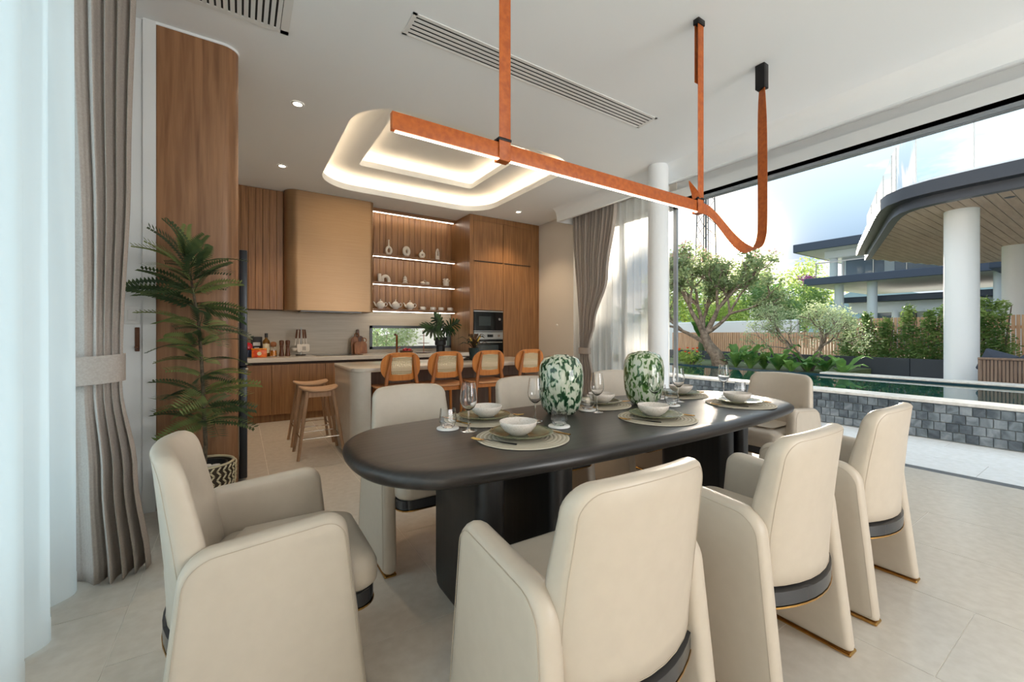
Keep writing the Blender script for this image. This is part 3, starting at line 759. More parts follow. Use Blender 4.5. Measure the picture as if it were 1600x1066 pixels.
def ribbon(path, wid, m, name, th=.004):
    # flat strap whose width lies along the given direction at each point
    vs = []; fs = []
    for (x, y, z), (dx, dy, dz), (nx, ny, nz_) in path:
        for sw, sn in ((-1, -1), (1, -1), (1, 1), (-1, 1)):
            vs.append(rel(x + dx * wid / 2 * sw + nx * th / 2 * sn, y + dy * wid / 2 * sw + ny * th / 2 * sn, z + dz * wid / 2 * sw + nz_ * th / 2 * sn))
    n = len(path)
    for i in range(n - 1):
        for k in range(4): fs.append((i * 4 + k, i * 4 + (k + 1) % 4, (i + 1) * 4 + (k + 1) % 4, (i + 1) * 4 + k))
    fs += [(3, 2, 1, 0), tuple((n - 1) * 4 + k for k in range(4))]
    return part(name, MB().add(vs, fs), m, p, ang=60)
# the beam's strap runs on, dips in a loop and climbs to the second ceiling mount, twisting by a right angle
keys = [(2.55, 2.05, 0), (2.68, 2.046, 0), (2.78, 2.012, 0), (2.88, 1.958, .05), (2.98, 1.902, .15), (3.08, 1.858, .35), (3.18, 1.834, .6), (3.28, 1.836, .85), (3.36, 1.875, 1), (3.41, 1.95, 1), (3.428, 2.06, 1), (3.43, 2.4, 1), (3.427, 2.8, .95), (3.422, 3.0, .8), (3.42, 3.14, .6)]
P3 = []
def cat(a, b, c_, d_, t): return .5 * ((2 * b) + (-a + c_) * t + (2 * a - 5 * b + 4 * c_ - d_) * t * t + (-a + 3 * b - 3 * c_ + d_) * t ** 3)
for i in range(len(keys) - 1):
    k = [keys[max(0, min(len(keys) - 1, i + j))] for j in (-1, 0, 1, 2)]
    for s_ in range(6):
        t_ = s_ / 6; P3.append(tuple(cat(k[0][j], k[1][j], k[2][j], k[3][j], t_) for j in range(3)))
P3.append(keys[-1])
path = []
for i, (x, z, tw) in enumerate(P3):
    a = P3[max(0, i - 1)]; b = P3[min(len(P3) - 1, i + 1)]
    t = Vector((b[0] - a[0], 0, b[1] - a[1])).normalized(); n_ = Vector((-t.z, 0, t.x)); yv = Vector((0, 1, 0))
    q = tw * R(88); wd = n_ * cos(q) + yv * sin(q) * -1; nn = t.cross(wd).normalized()
    path.append(((x, PY, z), tuple(wd), tuple(nn)))
ribbon(path, .072, M['strap'], 'loop_strap')
tail = []
for k in range(8):
    q = k / 7; x = 2.545 - .085 * q - .01 * sin(q * pi); z = 2.098 + .10 * q ** .6; w_ = (.9 * (1 - q) + .1)
    tail.append(((x, PY - .012, z), (0.5 * w_, -.75 * w_, 0), (.75, .5, 0)))
ribbon(tail, .06, M['strap'], 'strap_tail')
part('ceiling_mount', lbox(2.538, 2.612, PY - .03, PY + .012, CEIL - .04, CEIL - .001, .004), M['blackmetal'], p, label='black buckle ceiling mount')
part('strap_end', lbox(2.545, 2.60, PY + .002, PY + .006, CEIL - .42, CEIL - .03, .001), M['strap'], p)
part('ceiling_mount', lbox(3.385, 3.452, PY - .035, PY + .035, CEIL - .19, CEIL - .001, .004), M['blackmetal'], p, label='black box ceiling mount')
# ================================================================ seats at the island
def ringplate(mb, outer, inner, y0, y1, fm):
    n = len(outer); vs = []
    for pts, y in ((outer, y0), (inner, y0), (inner, y1), (outer, y1)): vs += [fm(x, y, z) for x, z in pts]
    fs = []
    for k in range(4):
        l = (k + 1) % 4
        for i in range(n):
            j = (i + 1) % n; fs.append((k * n + i, l * n + i, l * n + j, k * n + j))
    return mb.add(vs, fs)
M['postwood'] = wood('honey_post', rgb(150, 86, 36), rgb(172, 102, 48), 'z', .4)
def counter_chair(lab):
    t = thing('counter_chair', lab, 'chair', group='cane-backed counter chairs at the island')
    bz0, bz1, hw = .755, 1.02, .188
    def fm(x, y, z): return (x, y - .17 + 1.1 * x * x - .10 * (z - .755), z)
    outer = rrect(-hw, hw, bz0, bz1, .115, 8); inner = rrect(-.1, .1, bz0 + .06, bz1 - .045, .012, 8)
    bk = part('backrest', ringplate(MB(), outer, inner, -.009, .009, fm), M['orangewood'], t, ang=50)
    cw = MB()
    for k in range(13):
        x = -.1 + .2 * k / 12; cw.add([fm(x + a, b, z) for z in (bz0 + .055, bz1 - .04) for a, b in ((-.003, -.002), (.003, -.002), (.003, .002), (-.003, .002))], [(0, 1, 5, 4), (1, 2, 6, 5), (2, 3, 7, 6), (3, 0, 4, 7)])
    for k in range(11):
        z = bz0 + .06 + (bz1 - bz0 - .105) * k / 10
        cw.grid(7, 2, lambda u, v, z=z: fm(-.1 + .2 * u, -.003, z - .0028 + .0056 * v)); cw.grid(7, 2, lambda u, v, z=z: fm(.1 - .2 * u, .003, z - .0028 + .0056 * v))
    c_ = part('cane_weave', cw, M['cane'], bk, smooth=False); c_['kind'] = 'stuff'
    # seat: dished board
    so = rrect(-.215, .215, -.19, .21, [.07, .07, .12, .12], 8)
    part('seat', MB().slab(so, [(.02, .664), (0, .672), (0, .682), (.012, .688), (.08, .684), (1.5, .68), (1.8, .679)], lambda x, y, z: (x, y, z + .25 * x * x)), M['seatwood'], t, ang=50)
    part('apron', MB().bbox(-.16, .16, -.15, .15, .625, .668, .004, 1), M['orangewood'], t)
    for sx in (-1, 1):
        part('rear_leg', MB().tube([(sx * .21, -.23, 0), (sx * .165, -.185, .62), (sx * .135, -.175, .80), (sx * .105, -.205, 1.0)], [.013, .018, .018, .012], 8), M['postwood'], t, ang=50)
        part('front_leg', MB().tube([(sx * .20, .20, 0), (sx * .165, .155, .66)], [.012, .018], 8), M['orangewood'], t)
        part('stretcher', MB().cyl((sx * .195, -.205, .3), (sx * .185, .18, .3), .009, seg=8), M['orangewood'], t)
    for y in (-.213, .187): part('stretcher', MB().cyl((-.19, y, .2), (.19, y, .2), .009, seg=8), M['orangewood'], t)
    return t
labs = ['cane-backed counter chair nearest the rounded end of the island', 'cane-backed counter chair second from the rounded island end', 'cane-backed counter chair in front of the dark potted plant and oven', 'cane-backed counter chair furthest right at the island, next to the nearer green vase']
cc = counter_chair(labs[0]); cc.location = (1.27, 4.02, 0)
for x, l in zip((1.74, 2.235, 2.77), labs[1:]): dup(cc, (x, 4.02, 0), R(-3), l)
# stools: saddle seat, splayed legs, steel foot rail
def stool(lab):
    t = thing('bar_stool', lab, 'stool', group='ash wood bar stools at the island end')
    so = rrect(-.175, .175, -.15, .15, .12, 8)
    part('seat', MB().slab(so, [(.03, .622), (.004, .632), (0, .642), (.006, .652), (.03, .655), (1.4, .652), (1.8, .650)], lambda x, y, z: (x, y, z + .9 * x * x - .15 * y * y)), M['stoolseat'], t, ang=50)
    for sx in (-1, 1):
        part('apron', MB().bbox(sx * .112 - .008, sx * .112 + .008, -.09, .09, .575, .635, .003, 1), M['stoolwood'], t)
        for sy in (-1, 1):
            part('leg', MB().tube([(sx * .205, sy * .195, 0), (sx * .115, sy * .095, .635)], [.014, .02], 10), M['stoolwood'], t)
    for sy in (-1, 1): part('apron', MB().bbox(-.11, .11, sy * .092 - .008, sy * .092 + .008, .575, .63, .003, 1), M['stoolwood'], t)
    for sx in (-1, 1): part('foot_rail', MB().cyl((sx * .178, -.165, .19), (sx * .178, .165, .19), .006, seg=8), M['chrome'], t)
    for sy in (-1, 1): part('foot_rail', MB().cyl((-.178, sy * .165, .19), (.178, sy * .165, .19), .006, seg=8), M['chrome'], t)
    return t
s0 = stool('ash wood saddle stool beside the island end, nearer the camera'); s0.location = (.655, 4.55, 0)
dup(s0, (.655, 5.12, 0), 0, 'ash wood saddle stool beside the island end, further back')

# ================================================================ things on the kitchen counter
ZC = .8705
def at(u, y):                      # x of a pixel column at depth y
    a = (u - 800) / 650; return (sin(YAW) + cos(YAW) * a) / (cos(YAW) - sin(YAW) * a) * y
def solid(name, mb, m, loc, lab, cat, group=None, rz=0, ang=50):
    o = obj(name, mb, m, ang=ang); o.location = loc; o.rotation_euler = (0, 0, rz); return tag(o, lab, cat, group)
red = mat('red_lacquer', rgb(190, 34, 44), .2); blue = mat('navy_tin', rgb(44, 62, 96), .3); orange = noisy(mat('orange_print', rgb(220, 84, 28), .4), rgb(206, 52, 22), rgb(232, 120, 30), s=16, detail=1)
blackp = mat('black_card', rgb(28, 28, 30), .5); oil = mat('olive_oil', rgb(140, 96, 26), .06, 0, **{'Transmission Weight': .4}); amber = mat('amber_fill', rgb(230, 140, 20), .3); cream = mat('cream_label', rgb(226, 216, 180), .6); whitep = mat('white_print', rgb(210, 210, 208), .6)
t = thing('candy_jar', 'red domed jar at the left end of the counter', 'jar', (at(387, 6.86), 6.86, ZC))
part('body', MB().lathe([(0, 0), (.05, 0), (.053, .01), (.053, .09), (.045, .10), (0, .10)], seg=24), blue, t, label='navy patterned tin base')
part('lid', MB().lathe([(.046, .10), (.058, .115), (.06, .15), (.046, .185), (.02, .20), (0, .203)], seg=24), red, t, label='red domed lid')
t = thing('coffee_pack', 'black coffee pack with pale printing on the counter', 'packet', (at(401, 7.1), 7.1, ZC))
part('pack', MB().bbox(-.07, .07, -.04, .04, 0, .28, .008, 2), blackp, t)
part('label', MB().box(-.045, .045, -.0425, -.04, .15, .20).box(-.03, .03, -.0425, -.04, .11, .125), whitep, t, smooth=False)['kind'] = 'stuff'
t = thing('tea_tin', 'orange and red tea tin in front of the black coffee pack', 'tin', (at(405, 6.70), 6.70, ZC))
part('tin', MB().bbox(-.09, .09, -.05, .05, 0, .105, .008, 2), orange, t)
part('lid', MB().bbox(-.092, .092, -.052, .052, .105, .122, .006, 2), amber, t)
part('emblem', MB().lathe([(0, 0), (.026, 0), (.026, .003), (0, .003)], seg=20).xf(Matrix.Translation((0, -.05, .052)) @ Matrix.Rotation(R(90), 4, 'X')), cream, t)
t = thing('oil_bottle', 'tall amber oil bottle with dark cap and cream label', 'bottle', (at(416, 6.9), 6.9, ZC))
part('bottle', MB().lathe([(0, 0), (.044, 0), (.048, .006), (.048, .20), (.042, .225), (.018, .25), (.016, .275), (0, .275)], seg=28), oil, t)
part('label', MB().grid(9, 2, lambda u, v: (.0486 * sin((u - .5) * 2.2), -.0486 * cos((u - .5) * 2.2), .05 + .13 * v)), cream, t)
part('cap', MB().lathe([(0, .272), (.021, .272), (.021, .325), (.018, .33), (0, .33)], seg=20), blackp, t)
t = thing('spice_jar', 'glass jar of orange spice with a round wooden ball stopper', 'jar', (at(427, 6.85), 6.85, ZC))
part('jar', MB().lathe([(0, 0), (.046, 0), (.048, .004), (.048, .12), (.04, .138), (.036, .14), (.036, .136), (.045, .118), (.045, .006), (0, .006)], seg=28), M['clear'], t)
part('contents', MB().lathe([(0, .007), (.044, .007), (.044, .085), (0, .085)], seg=24), amber, t)
part('stopper', MB().lathe([(.0, .125), (.03, .135), (.041, .16), (.041, .18), (.03, .204), (0, .212)], seg=20), M['boardwood'], t)
mill = None
for u, l in ((440, 'dark wooden pepper mill beside the spice jar'), (449.5, 'dark wooden pepper mill beside the hanging utensils')):
    if mill is None:
        mill = thing('pepper_mill', l, 'mill', (at(u, 6.85), 6.85, ZC), 0, 'pair of wooden mills')
        part('base', MB().lathe([(0, 0), (.034, 0), (.036, .01), (.028, .06), (.023, .11), (.026, .15), (.028, .155), (0, .155)], seg=24), M['darkwood'], mill)
        part('head', MB().lathe([(0, .157), (.028, .157), (.029, .175), (.032, .20), (.03, .222), (.018, .23), (0, .231)], seg=24), M['darkwood'], mill)
    else: dup(mill, (at(u, 6.85), 6.85, ZC), 0, l)
# utensils hanging from a little stand
ux = at(470, 6.95)
t = thing('utensil_stand', 'small dark stand holding hanging cream kitchen utensils', 'utensil stand', (ux, 6.95, ZC))
part('base', MB().lathe([(0, 0), (.07, 0), (.072, .008), (.068, .014), (0, .016)], seg=28), M['blackmetal'], t)
part('pole', MB().cyl((0, 0, .01), (0, 0, .42), .006), M['steel'], t)
part('hook_ring', MB().tube([(.045 * cos(2 * pi * k / 20), .045 * sin(2 * pi * k / 20), .385) for k in range(20)], .004, 6, True), M['steel'], t)
for a, nm, l in ((195, 'ladle', 'cream ladle with brown handle hanging leftmost on the stand'), (250, 'spoon', 'cream serving spoon with brown handle hanging on the stand'), (295, 'slotted_turner', 'cream slotted turner with brown handle hanging on the stand'), (340, 'spatula', 'cream spatula with brown handle hanging rightmost on the stand')):
    x, y = .055 * cos(R(a)), .055 * sin(R(a)) - .012
    ut = thing(nm, l, 'utensil', (ux + x, 6.95 + y, ZC + .05), 0, 'cream kitchen utensils')
    ox = x * .5
    part('handle', MB().tube([(0, 0, .335), (ox * .25, -.003, .27), (ox * .5, -.006, .205)], [.010, .013, .011], 8), M['darkwood'], ut)
    part('shaft', MB().tube([(ox * .5, -.006, .21), (ox, -.012, .10)], [.005, .005], 8), M['matte_cer'], ut)
    if nm == 'ladle': mbb = MB().lathe([(0, 0), (.025, .006), (.04, .03), (.042, .045), (.039, .045), (.036, .03), (.022, .01), (0, .005)], (ox - .01, -.02, .02), 16)
    else:
        ww = .03 if nm == 'spoon' else .036
        mbb = MB().slab(rrect(-ww, ww, 0, .12, [.02, .02, .028, .028], 5), [(.004, -.003), (0, 0), (.004, .003)], lambda s_, z, w_: (s_ + ox, w_ - .012, z))
    hd_ = part('head', mbb, M['matte_cer'], ut)
    if nm == 'slotted_turner':
        for k in (-1, 0, 1): part('slot', MB().bbox(ox + k * .017 - .004, ox + k * .017 + .004, -.0165, -.0125, .025, .085, .002, 1), M['band'], hd_)
# chopping boards leaning on the wall
def board(lab, x, y, w_, h_, handle, tilt, m, rz=0):
    t = thing('chopping_board', lab, 'chopping board', (x, y, ZC), 0, 'wooden chopping boards leaning on the backsplash')
    mt = Matrix.Rotation(R(-tilt), 4, 'X') @ Matrix.Rotation(rz, 4, 'Y')
    part('blade', MB().slab(rrect(-w_ / 2, w_ / 2, 0, h_, [.06, .06, .02, .02], 6), [(.003, -.009), (0, -.006), (0, .006), (.003, .009)], lambda s_, z, q: (s_, q, z)).xf(mt), m, t)
    if handle == 'ring':
        part('ring_handle', MB().tube([(.036 * cos(2 * pi * k / 24) + w_ * .3, 0, h_ + .02 + .036 * sin(2 * pi * k / 24)) for k in range(24)], .009, 8, True, .9).xf(mt), m, t)
    else:
        part('handle', MB().slab(rrect(-.02, .02, h_ - .02, h_ + .11, [.018, .018, .005, .005], 5), [(.003, -.008), (0, -.005), (0, .005), (.003, .008)], lambda s_, z, q: (s_, q, z)).xf(mt), m, t)
board('tall wooden chopping board with a straight handle, behind the others', at(560, 7.2), 7.19, .18, .29, 'bar', 8, M['darkwood'])
board('narrow wooden chopping board with a ring handle, leftmost of the three', at(555, 7.12), 7.12, .12, .28, 'ring', 9, M['boardwood'])
board('wide wooden chopping board with a ring handle, in front of the others', at(564, 7.04), 7.04, .2, .2, 'ring', 10, M['boardwood'])
# tap, fruit bowl, tiered stand
t = thing('kitchen_tap', 'square copper kitchen tap under the slim window', 'tap', (at(620, 6.95), 6.95, ZC))
part('base', MB().lathe([(0, 0), (.028, 0), (.028, .012), (.02, .016), (0, .016)], seg=20), M['copper'], t)
part('spout', MB().tube([(0, 0, .01), (0, 0, .27), (-.005, -.01, .295), (-.03, -.04, .31), (-.06, -.1, .312), (-.075, -.14, .305)], [.017, .017, .017, .017, .017, .016], 12), M['copper'], t)
part('lever', MB().cyl((.02, 0, .08), (.065, 0, .10), .006), M['copper'], t)
t = thing('fruit_bowl', 'low dark wooden bowl on the counter beside the copper tap', 'bowl', (at(635, 6.62), 6.62, ZC))
part('shell', MB().lathe([(0, 0), (.06, 0), (.1, .02), (.115, .05), (.11, .052), (.095, .026), (.055, .008), (0, .008)], seg=28), M['darkwood'], t)
for k, (dx, dy, l) in enumerate(((-.04, -.03, 'red apple at the left of the dark wooden bowl'), (.03, -.045, 'red apple at the front of the dark wooden bowl'), (.0, .035, 'red apple at the back of the dark wooden bowl'), (.06, .02, 'red apple at the right of the dark wooden bowl'))):
    ap = thing('apple', l, 'apple', (at(635, 6.62) + dx, 6.62 + dy, ZC + .022 + .008 * (k == 2)), 0, 'red apples in the wooden bowl')
    part('flesh', MB().lathe([(0, .002), (.016, 0), (.03, .018), (.033, .036), (.027, .055), (.012, .06), (0, .054)], seg=16), red, ap)
    part('stalk', MB().cyl((0, 0, .052), (.004, 0, .072), .002, seg=6), M['darkwood'], ap)
t = thing('tiered_stand', 'two-tier serving stand with a ring handle beside the monstera', 'serving stand', (at(662, 6.7), 6.7, ZC))
part('base_plate', MB().lathe([(0, 0), (.10, 0), (.135, .008), (.137, .012), (.1, .008), (0, .008)], seg=32), M['darkwood'], t)
part('tier', MB().lathe([(0, .16), (.08, .16), (.10, .166), (.1, .17), (0, .167)], seg=28), M['darkwood'], t)
part('tier', MB().lathe([(0, .285), (.055, .285), (.07, .29), (.07, .294), (0, .292)], seg=28), M['darkwood'], t)
part('rod', MB().cyl((0, 0, .005), (0, 0, .34), .006), M['copper'], t)
part('ring_handle', MB().tube([(.02 * cos(2 * pi * k / 16), 0, .362 + .024 * sin(2 * pi * k / 16)) for k in range(16)], .005, 6, True), M['copper'], t)
# plants
M['monstera'] = leafmat('monstera_leaf', rgb(24, 46, 28), rgb(58, 92, 50), 7)
M['darkleaf'] = leafmat('dark_leaf', rgb(30, 44, 28), rgb(96, 60, 36), 9)
M['pot'] = mat('black_pot', rgb(30, 32, 34), .4)
M['tealpot'] = mat('dark_teal_pot', rgb(24, 44, 46), .25)
M['soil'] = mat('soil', rgb(50, 38, 28), .9)
M['stem'] = mat('green_stem', rgb(62, 84, 44), .6)
def leaf_strip(mb, pts, wid, up=(0, 0, 1)):
    P = [Vector(p) for p in pts]; n = len(P); vs = []
    for i in range(n):
        tn = (P[min(i + 1, n - 1)] - P[max(i - 1, 0)]).normalized(); sd = tn.cross(Vector(up))
        if sd.length < 1e-4: sd = tn.cross(Vector((1, 0, 0)))
        sd.normalize(); nr = sd.cross(tn)
        w_ = wid[i]; vs += [P[i] - sd * w_ + nr * w_ * .25, P[i], P[i] + sd * w_ + nr * w_ * .25]
    fs = []
    for i in range(n - 1):
        a = i * 3; fs += [(a, a + 1, a + 4, a + 3), (a + 1, a + 2, a + 5, a + 4)]
    return mb.add(vs, fs)
mx_ = at(689, 6.8)
t = thing('monstera_plant', 'monstera with split leaves in a stacked black pot by the oven tower', 'potted plant', (mx_, 6.82, ZC))
for z0, z1, r in ((0, .12, .08), (.12, .2, .105), (.2, .265, .125)): part('pot_tier', MB().lathe([(0, z0), (r * .92, z0), (r, z0 + .01), (r, z1 - .005), (r * .9, z1), (0, z1 - .002)], seg=8), M['pot'], t, ang=20)
part('soil', MB().lathe([(0, .262), (.1, .262), (0, .267)], seg=16), M['soil'], t)
def monstera(c, d, n, size, name='leaf'):
    # split leaf: fingers fanning off a midrib; c base of the blade, d direction, n face normal
    c, d, n = Vector(c), Vector(d).normalized(), Vector(n).normalized(); s_ = d.cross(n).normalized(); mb = MB()
    for side in (-1, 1):
        for k in range(7):
            q = k / 6; b = c + d * size * (.05 + .75 * q); ang_ = R(118 - 88 * q); ln = size * (.50 + .22 * sin(pi * (q * .8 + .1)))
            dr = d * cos(ang_) + s_ * side * sin(ang_); e_ = b + dr * ln
            leaf_strip(mb, [b, b + dr * ln * .35, b + dr * ln * .75 - n * .01, e_ - n * .03], [size * .06, size * .078, size * .07, .008], n)
    leaf_strip(mb, [c, c + d * size * .5, c + d * size * 1.05], [size * .16, size * .10, .005], n)
    return part(name, mb, M['monstera'], t)
for base, d, n_, sz in (((-.05, -.05, .38), (-.75, -.25, .05), (.0, -.72, .65), .31), ((.0, -.02, .44), (-.45, -.3, .45), (-.1, -.85, .45), .26), ((.06, -.06, .42), (.55, -.35, .25), (.2, -.8, .55), .24), ((.05, .02, .4), (.7, -.1, -.1), (.3, -.7, .6), .2)):
    monstera(base, d, n_, sz); part('stalk', MB().tube([(0, 0, .25), (base[0] * .4, base[1] * .4, .34), base], .006, 6), M['stem'], t)
# dark-leaved plant, book and pear on the island
ZI = .8705
t = thing('potted_plant', 'dark-leaved plant with yellow stems in a dark teal pot on the island', 'potted plant', (at(741, 4.55), 4.55, ZI))
part('pot', MB().lathe([(0, 0), (.052, 0), (.058, .01), (.068, .13), (.072, .15), (.066, .15), (.06, .135), (0, .132)], seg=28), M['tealpot'], t)
part('soil', MB().lathe([(0, .128), (.06, .130), (0, .136)], seg=16), M['soil'], t)
random.seed(5)
for k in range(11):
    a = 2 * pi * k / 11 + .3; r = random.uniform(.1, .2); z = random.uniform(.2, .33)
    mb = leaf_strip(MB(), [(.01 * cos(a), .01 * sin(a), .13), (r * .35 * cos(a), r * .35 * sin(a), .13 + (z - .13) * .7), (r * .75 * cos(a), r * .75 * sin(a), z), (r * 1.15 * cos(a), r * 1.15 * sin(a), z - .03)], [.004, .02, .026, .003])
    part('leaf', mb, M['darkleaf'], t)
yel = mat('yellow_stem', rgb(214, 180, 70), .5)
for a, h in ((200, .27), (330, .29), (290, .25)): part('flower_stem', MB().tube([(0, 0, .13), (.03 * cos(R(a)), .03 * sin(R(a)), .2), (.07 * cos(R(a)), .07 * sin(R(a)), h)], [.005, .006, .009], 8), yel, t)
t = thing('open_book', 'open dark-covered book lying on the island beside the teal pot', 'book', (at(724, 4.62) - .05, 4.7, ZI), R(12))
part('cover', MB().bbox(-.17, .17, -.12, .12, 0, .005, .002, 1), blackp, t)
for sx in (-1, 1): part('page_block', MB().grid(8, 2, lambda u, v, sx=sx: (sx * .16 * u, -.112 + .224 * v, .008 + .035 * sin(pi * min(1, u * 1.05)) * (1 - .5 * u))), whitep if sx > 0 else blackp, t)
t = thing('pear', 'pale green pear lying on the island in front of the book', 'pear', (at(722, 4.4), 4.45, ZI))
part('flesh', MB().lathe([(0, .001), (.02, 0), (.034, .018), (.036, .034), (.028, .055), (.016, .075), (.01, .084), (0, .086)], seg=18), mat('pear_skin', rgb(196, 200, 110), .4), t)
part('stalk', MB().cyl((0, 0, .083), (.006, 0, .102), .002, seg=6), M['darkwood'], t)

# ================================================================ ornaments on the shelves
YS = 7.12
def ring_orn(mb, rx, rz, cz, r, n=28, flat=.7, cx=0): return mb.tube([(cx + rx * cos(2 * pi * k / n), 0, cz + rz * sin(2 * pi * k / n)) for k in range(n)], r, 10, True)
z1, z2, z3 = 2.5405, 2.0705, 1.6155
t = thing('ring_vase', 'tall pale vase with an oval hole and long neck on the top shelf', 'vase', (at(607.4, YS), YS, z1))
part('body', ring_orn(MB(), .042, .058, .078, .020), M['matte_cer'], t, ang=60); part('neck', MB().lathe([(.016, .145), (.011, .175), (.009, .23), (.013, .262), (.009, .262), (.006, .235), (0, .23)], seg=16), M['matte_cer'], t)
t = thing('oval_ring_ornament', 'thick pale oval ring ornament on the top shelf', 'ornament', (at(635, YS), YS, z1))
part('ring', ring_orn(MB(), .042, .064, .094, .030), M['matte_cer'], t, ang=60)
t = thing('gourd_vase', 'small pale gourd vase with a round hole on the top shelf', 'vase', (at(659.4, YS), YS, z1))
part('body', ring_orn(MB(), .035, .036, .060, .024), M['matte_cer'], t, ang=60); part('neck', MB().lathe([(.02, .115), (.012, .13), (.016, .152), (.012, .152), (.008, .135), (0, .13)], seg=16), M['matte_cer'], t)
t = thing('arch_ornament', 'slim pale pointed arch ornament on the top shelf', 'ornament', (at(683.3, YS), YS, z1))
part('frame', ringplate(MB(), [(-.034, 0), (.034, 0), (.03, .14), (.016, .19), (0, .212), (-.016, .19), (-.03, .14)], [(-.012, .075), (.012, .075), (.013, .14), (.009, .165), (0, .18), (-.009, .165), (-.013, .14)], -.022, .022, lambda x, y, z: (x, y, z)), M['matte_cer'], t, ang=40)
t = thing('arch_sculpture', 'grey-white double arch sculpture at the left of the middle shelf', 'ornament', (at(599.5, YS), YS, z2))
part('small_arch', MB().bbox(-.10, -.045, -.03, .03, 0, .14, .01, 2), M['matte_cer'], t)
part('large_arch', MB().tube([(.02 - .055 * cos(pi * k / 14) + .01, 0, .045 + .06 * sin(pi * k / 14)) for k in range(15)], .028, 10).box(-.05, .002, -.025, .025, 0, .045).box(.06, .112, -.025, .025, 0, .045), M['matte_cer'], t)
t = thing('pagoda_ornament', 'small stacked pagoda ornament on the middle shelf', 'ornament', (at(633, YS), YS, z2))
for k in range(3): part('roof_tier', MB().lathe([(.03, k * .04), (.052 - k * .009, k * .04 + .012), (.048 - k * .009, k * .04 + .018), (.022, k * .04 + .04)], seg=8), M['matte_cer'], t, ang=25)
part('finial', MB().lathe([(.01, .118), (.012, .126), (0, .142)], seg=8), M['matte_cer'], t)
t = thing('pebble_ornament', 'low pale pebble-shaped ornament on the middle shelf', 'ornament', (at(664, YS), YS, z2))
for dx, r in ((-.045, .045), (.042, .045)): part('pebble', MB().lathe([(0, 0), (r * .6, .004), (r, r * .62), (r * .75, r * 1.15), (0, r * 1.35)], (dx, 0, 0), 20), M['matte_cer'], t)
part('twig', MB().tube([(-.04, 0, .058), (-.01, -.01, .085), (.02, 0, .066)], .004, 6), M['matte_cer'], t)
t = thing('coral_ornament', 'pale ruffled coral ornament at the right of the middle shelf', 'ornament', (at(697, YS), YS, z2))
random.seed(11)
part('core', MB().lathe([(0, 0), (.045, 0), (.055, .03), (.05, .08), (.03, .11), (0, .12)], seg=16), M['matte_cer'], t)
for k in range(22):
    a, b = random.uniform(0, 2 * pi), random.uniform(.1, 1.35); dv = Vector((cos(a) * cos(b), sin(a) * cos(b) * .8, sin(b))); c0 = Vector((0, 0, .06)) + dv * .045
    part('frond', leaf_strip(MB(), [c0, c0 + dv * .025, c0 + dv * .045], [.012, .022, .016], (random.uniform(-1, 1), random.uniform(-1, 1), .3)), M['matte_cer'], t)
tp = None
for u, l in ((594.5, 'white porcelain teapot nearest the bronze hood on the lowest shelf'), (618, 'white porcelain teapot in the middle of the three on the lowest shelf'), (640.5, 'white porcelain teapot nearest the cups on the lowest shelf')):
    loc = (at(u, YS), YS, z3)
    if tp is None:
        tp = thing('teapot', l, 'teapot', loc, 0, 'white teapots on the lowest shelf')
        part('body', MB().lathe([(0, 0), (.035, 0), (.036, .006), (.062, .03), (.074, .06), (.066, .095), (.036, .118), (0, .12)], seg=28), M['white_cer'], tp)
        part('spout', MB().tube([(-.06, 0, .045), (-.088, 0, .065), (-.10, 0, .10), (-.118, 0, .118)], [.018, .014, .010, .009], 10), M['white_cer'], tp)
        part('handle', MB().tube([(.06, 0, .095), (.095, 0, .11), (.115, 0, .09), (.108, 0, .06), (.07, 0, .035)], .0065, 8), M['white_cer'], tp)
        ld = part('lid', MB().lathe([(.04, .116), (.034, .126), (.012, .136), (0, .137)], seg=24), M['white_cer'], tp)
        part('knob', MB().lathe([(.004, .135), (.004, .145), (.011, .152), (.009, .162), (0, .166)], seg=14), M['white_cer'], ld)
    else: dup(tp, loc, 0, l)
cp = None
for u, l in ((660, 'white teacup beside the teapots on the lowest shelf'), (676, 'white teacup second along from the teapots'), (688.5, 'white teacup third along from the teapots'), (702.5, 'white teacup nearest the oven tower on the lowest shelf')):
    loc = (at(u, YS), YS, z3)
    if cp is None:
        cp = thing('teacup', l, 'cup', loc, 0, 'white teacups on the lowest shelf')
        part('cup', MB().lathe([(0, .008), (.03, .008), (.042, .014), (.044, .06), (.041, .06), (.039, .018), (0, .014)], seg=24), M['white_cer'], cp)
        part('handle', MB().tube([(.042, 0, .052), (.062, 0, .05), (.064, 0, .03), (.042, 0, .022)], .005, 8), M['white_cer'], cp)
        part('saucer', MB().lathe([(0, 0), (.04, 0), (.062, .007), (.063, .009), (.04, .005), (0, .005)], seg=24), M['white_cer'], cp)
    else: dup(cp, loc, 0, l)
# ================================================================ curtains
def lerp(a, b, t): return a + (b - a) * t
def interp(keys, z):
    for (z0, a), (z1, b) in zip(keys, keys[1:]):
        if z0 <= z <= z1:
            t = (z - z0) / (z1 - z0); t = t * t * (3 - 2 * t); return lerp(a, b, t)
    return keys[0][1] if z < keys[0][0] else keys[-1][1]
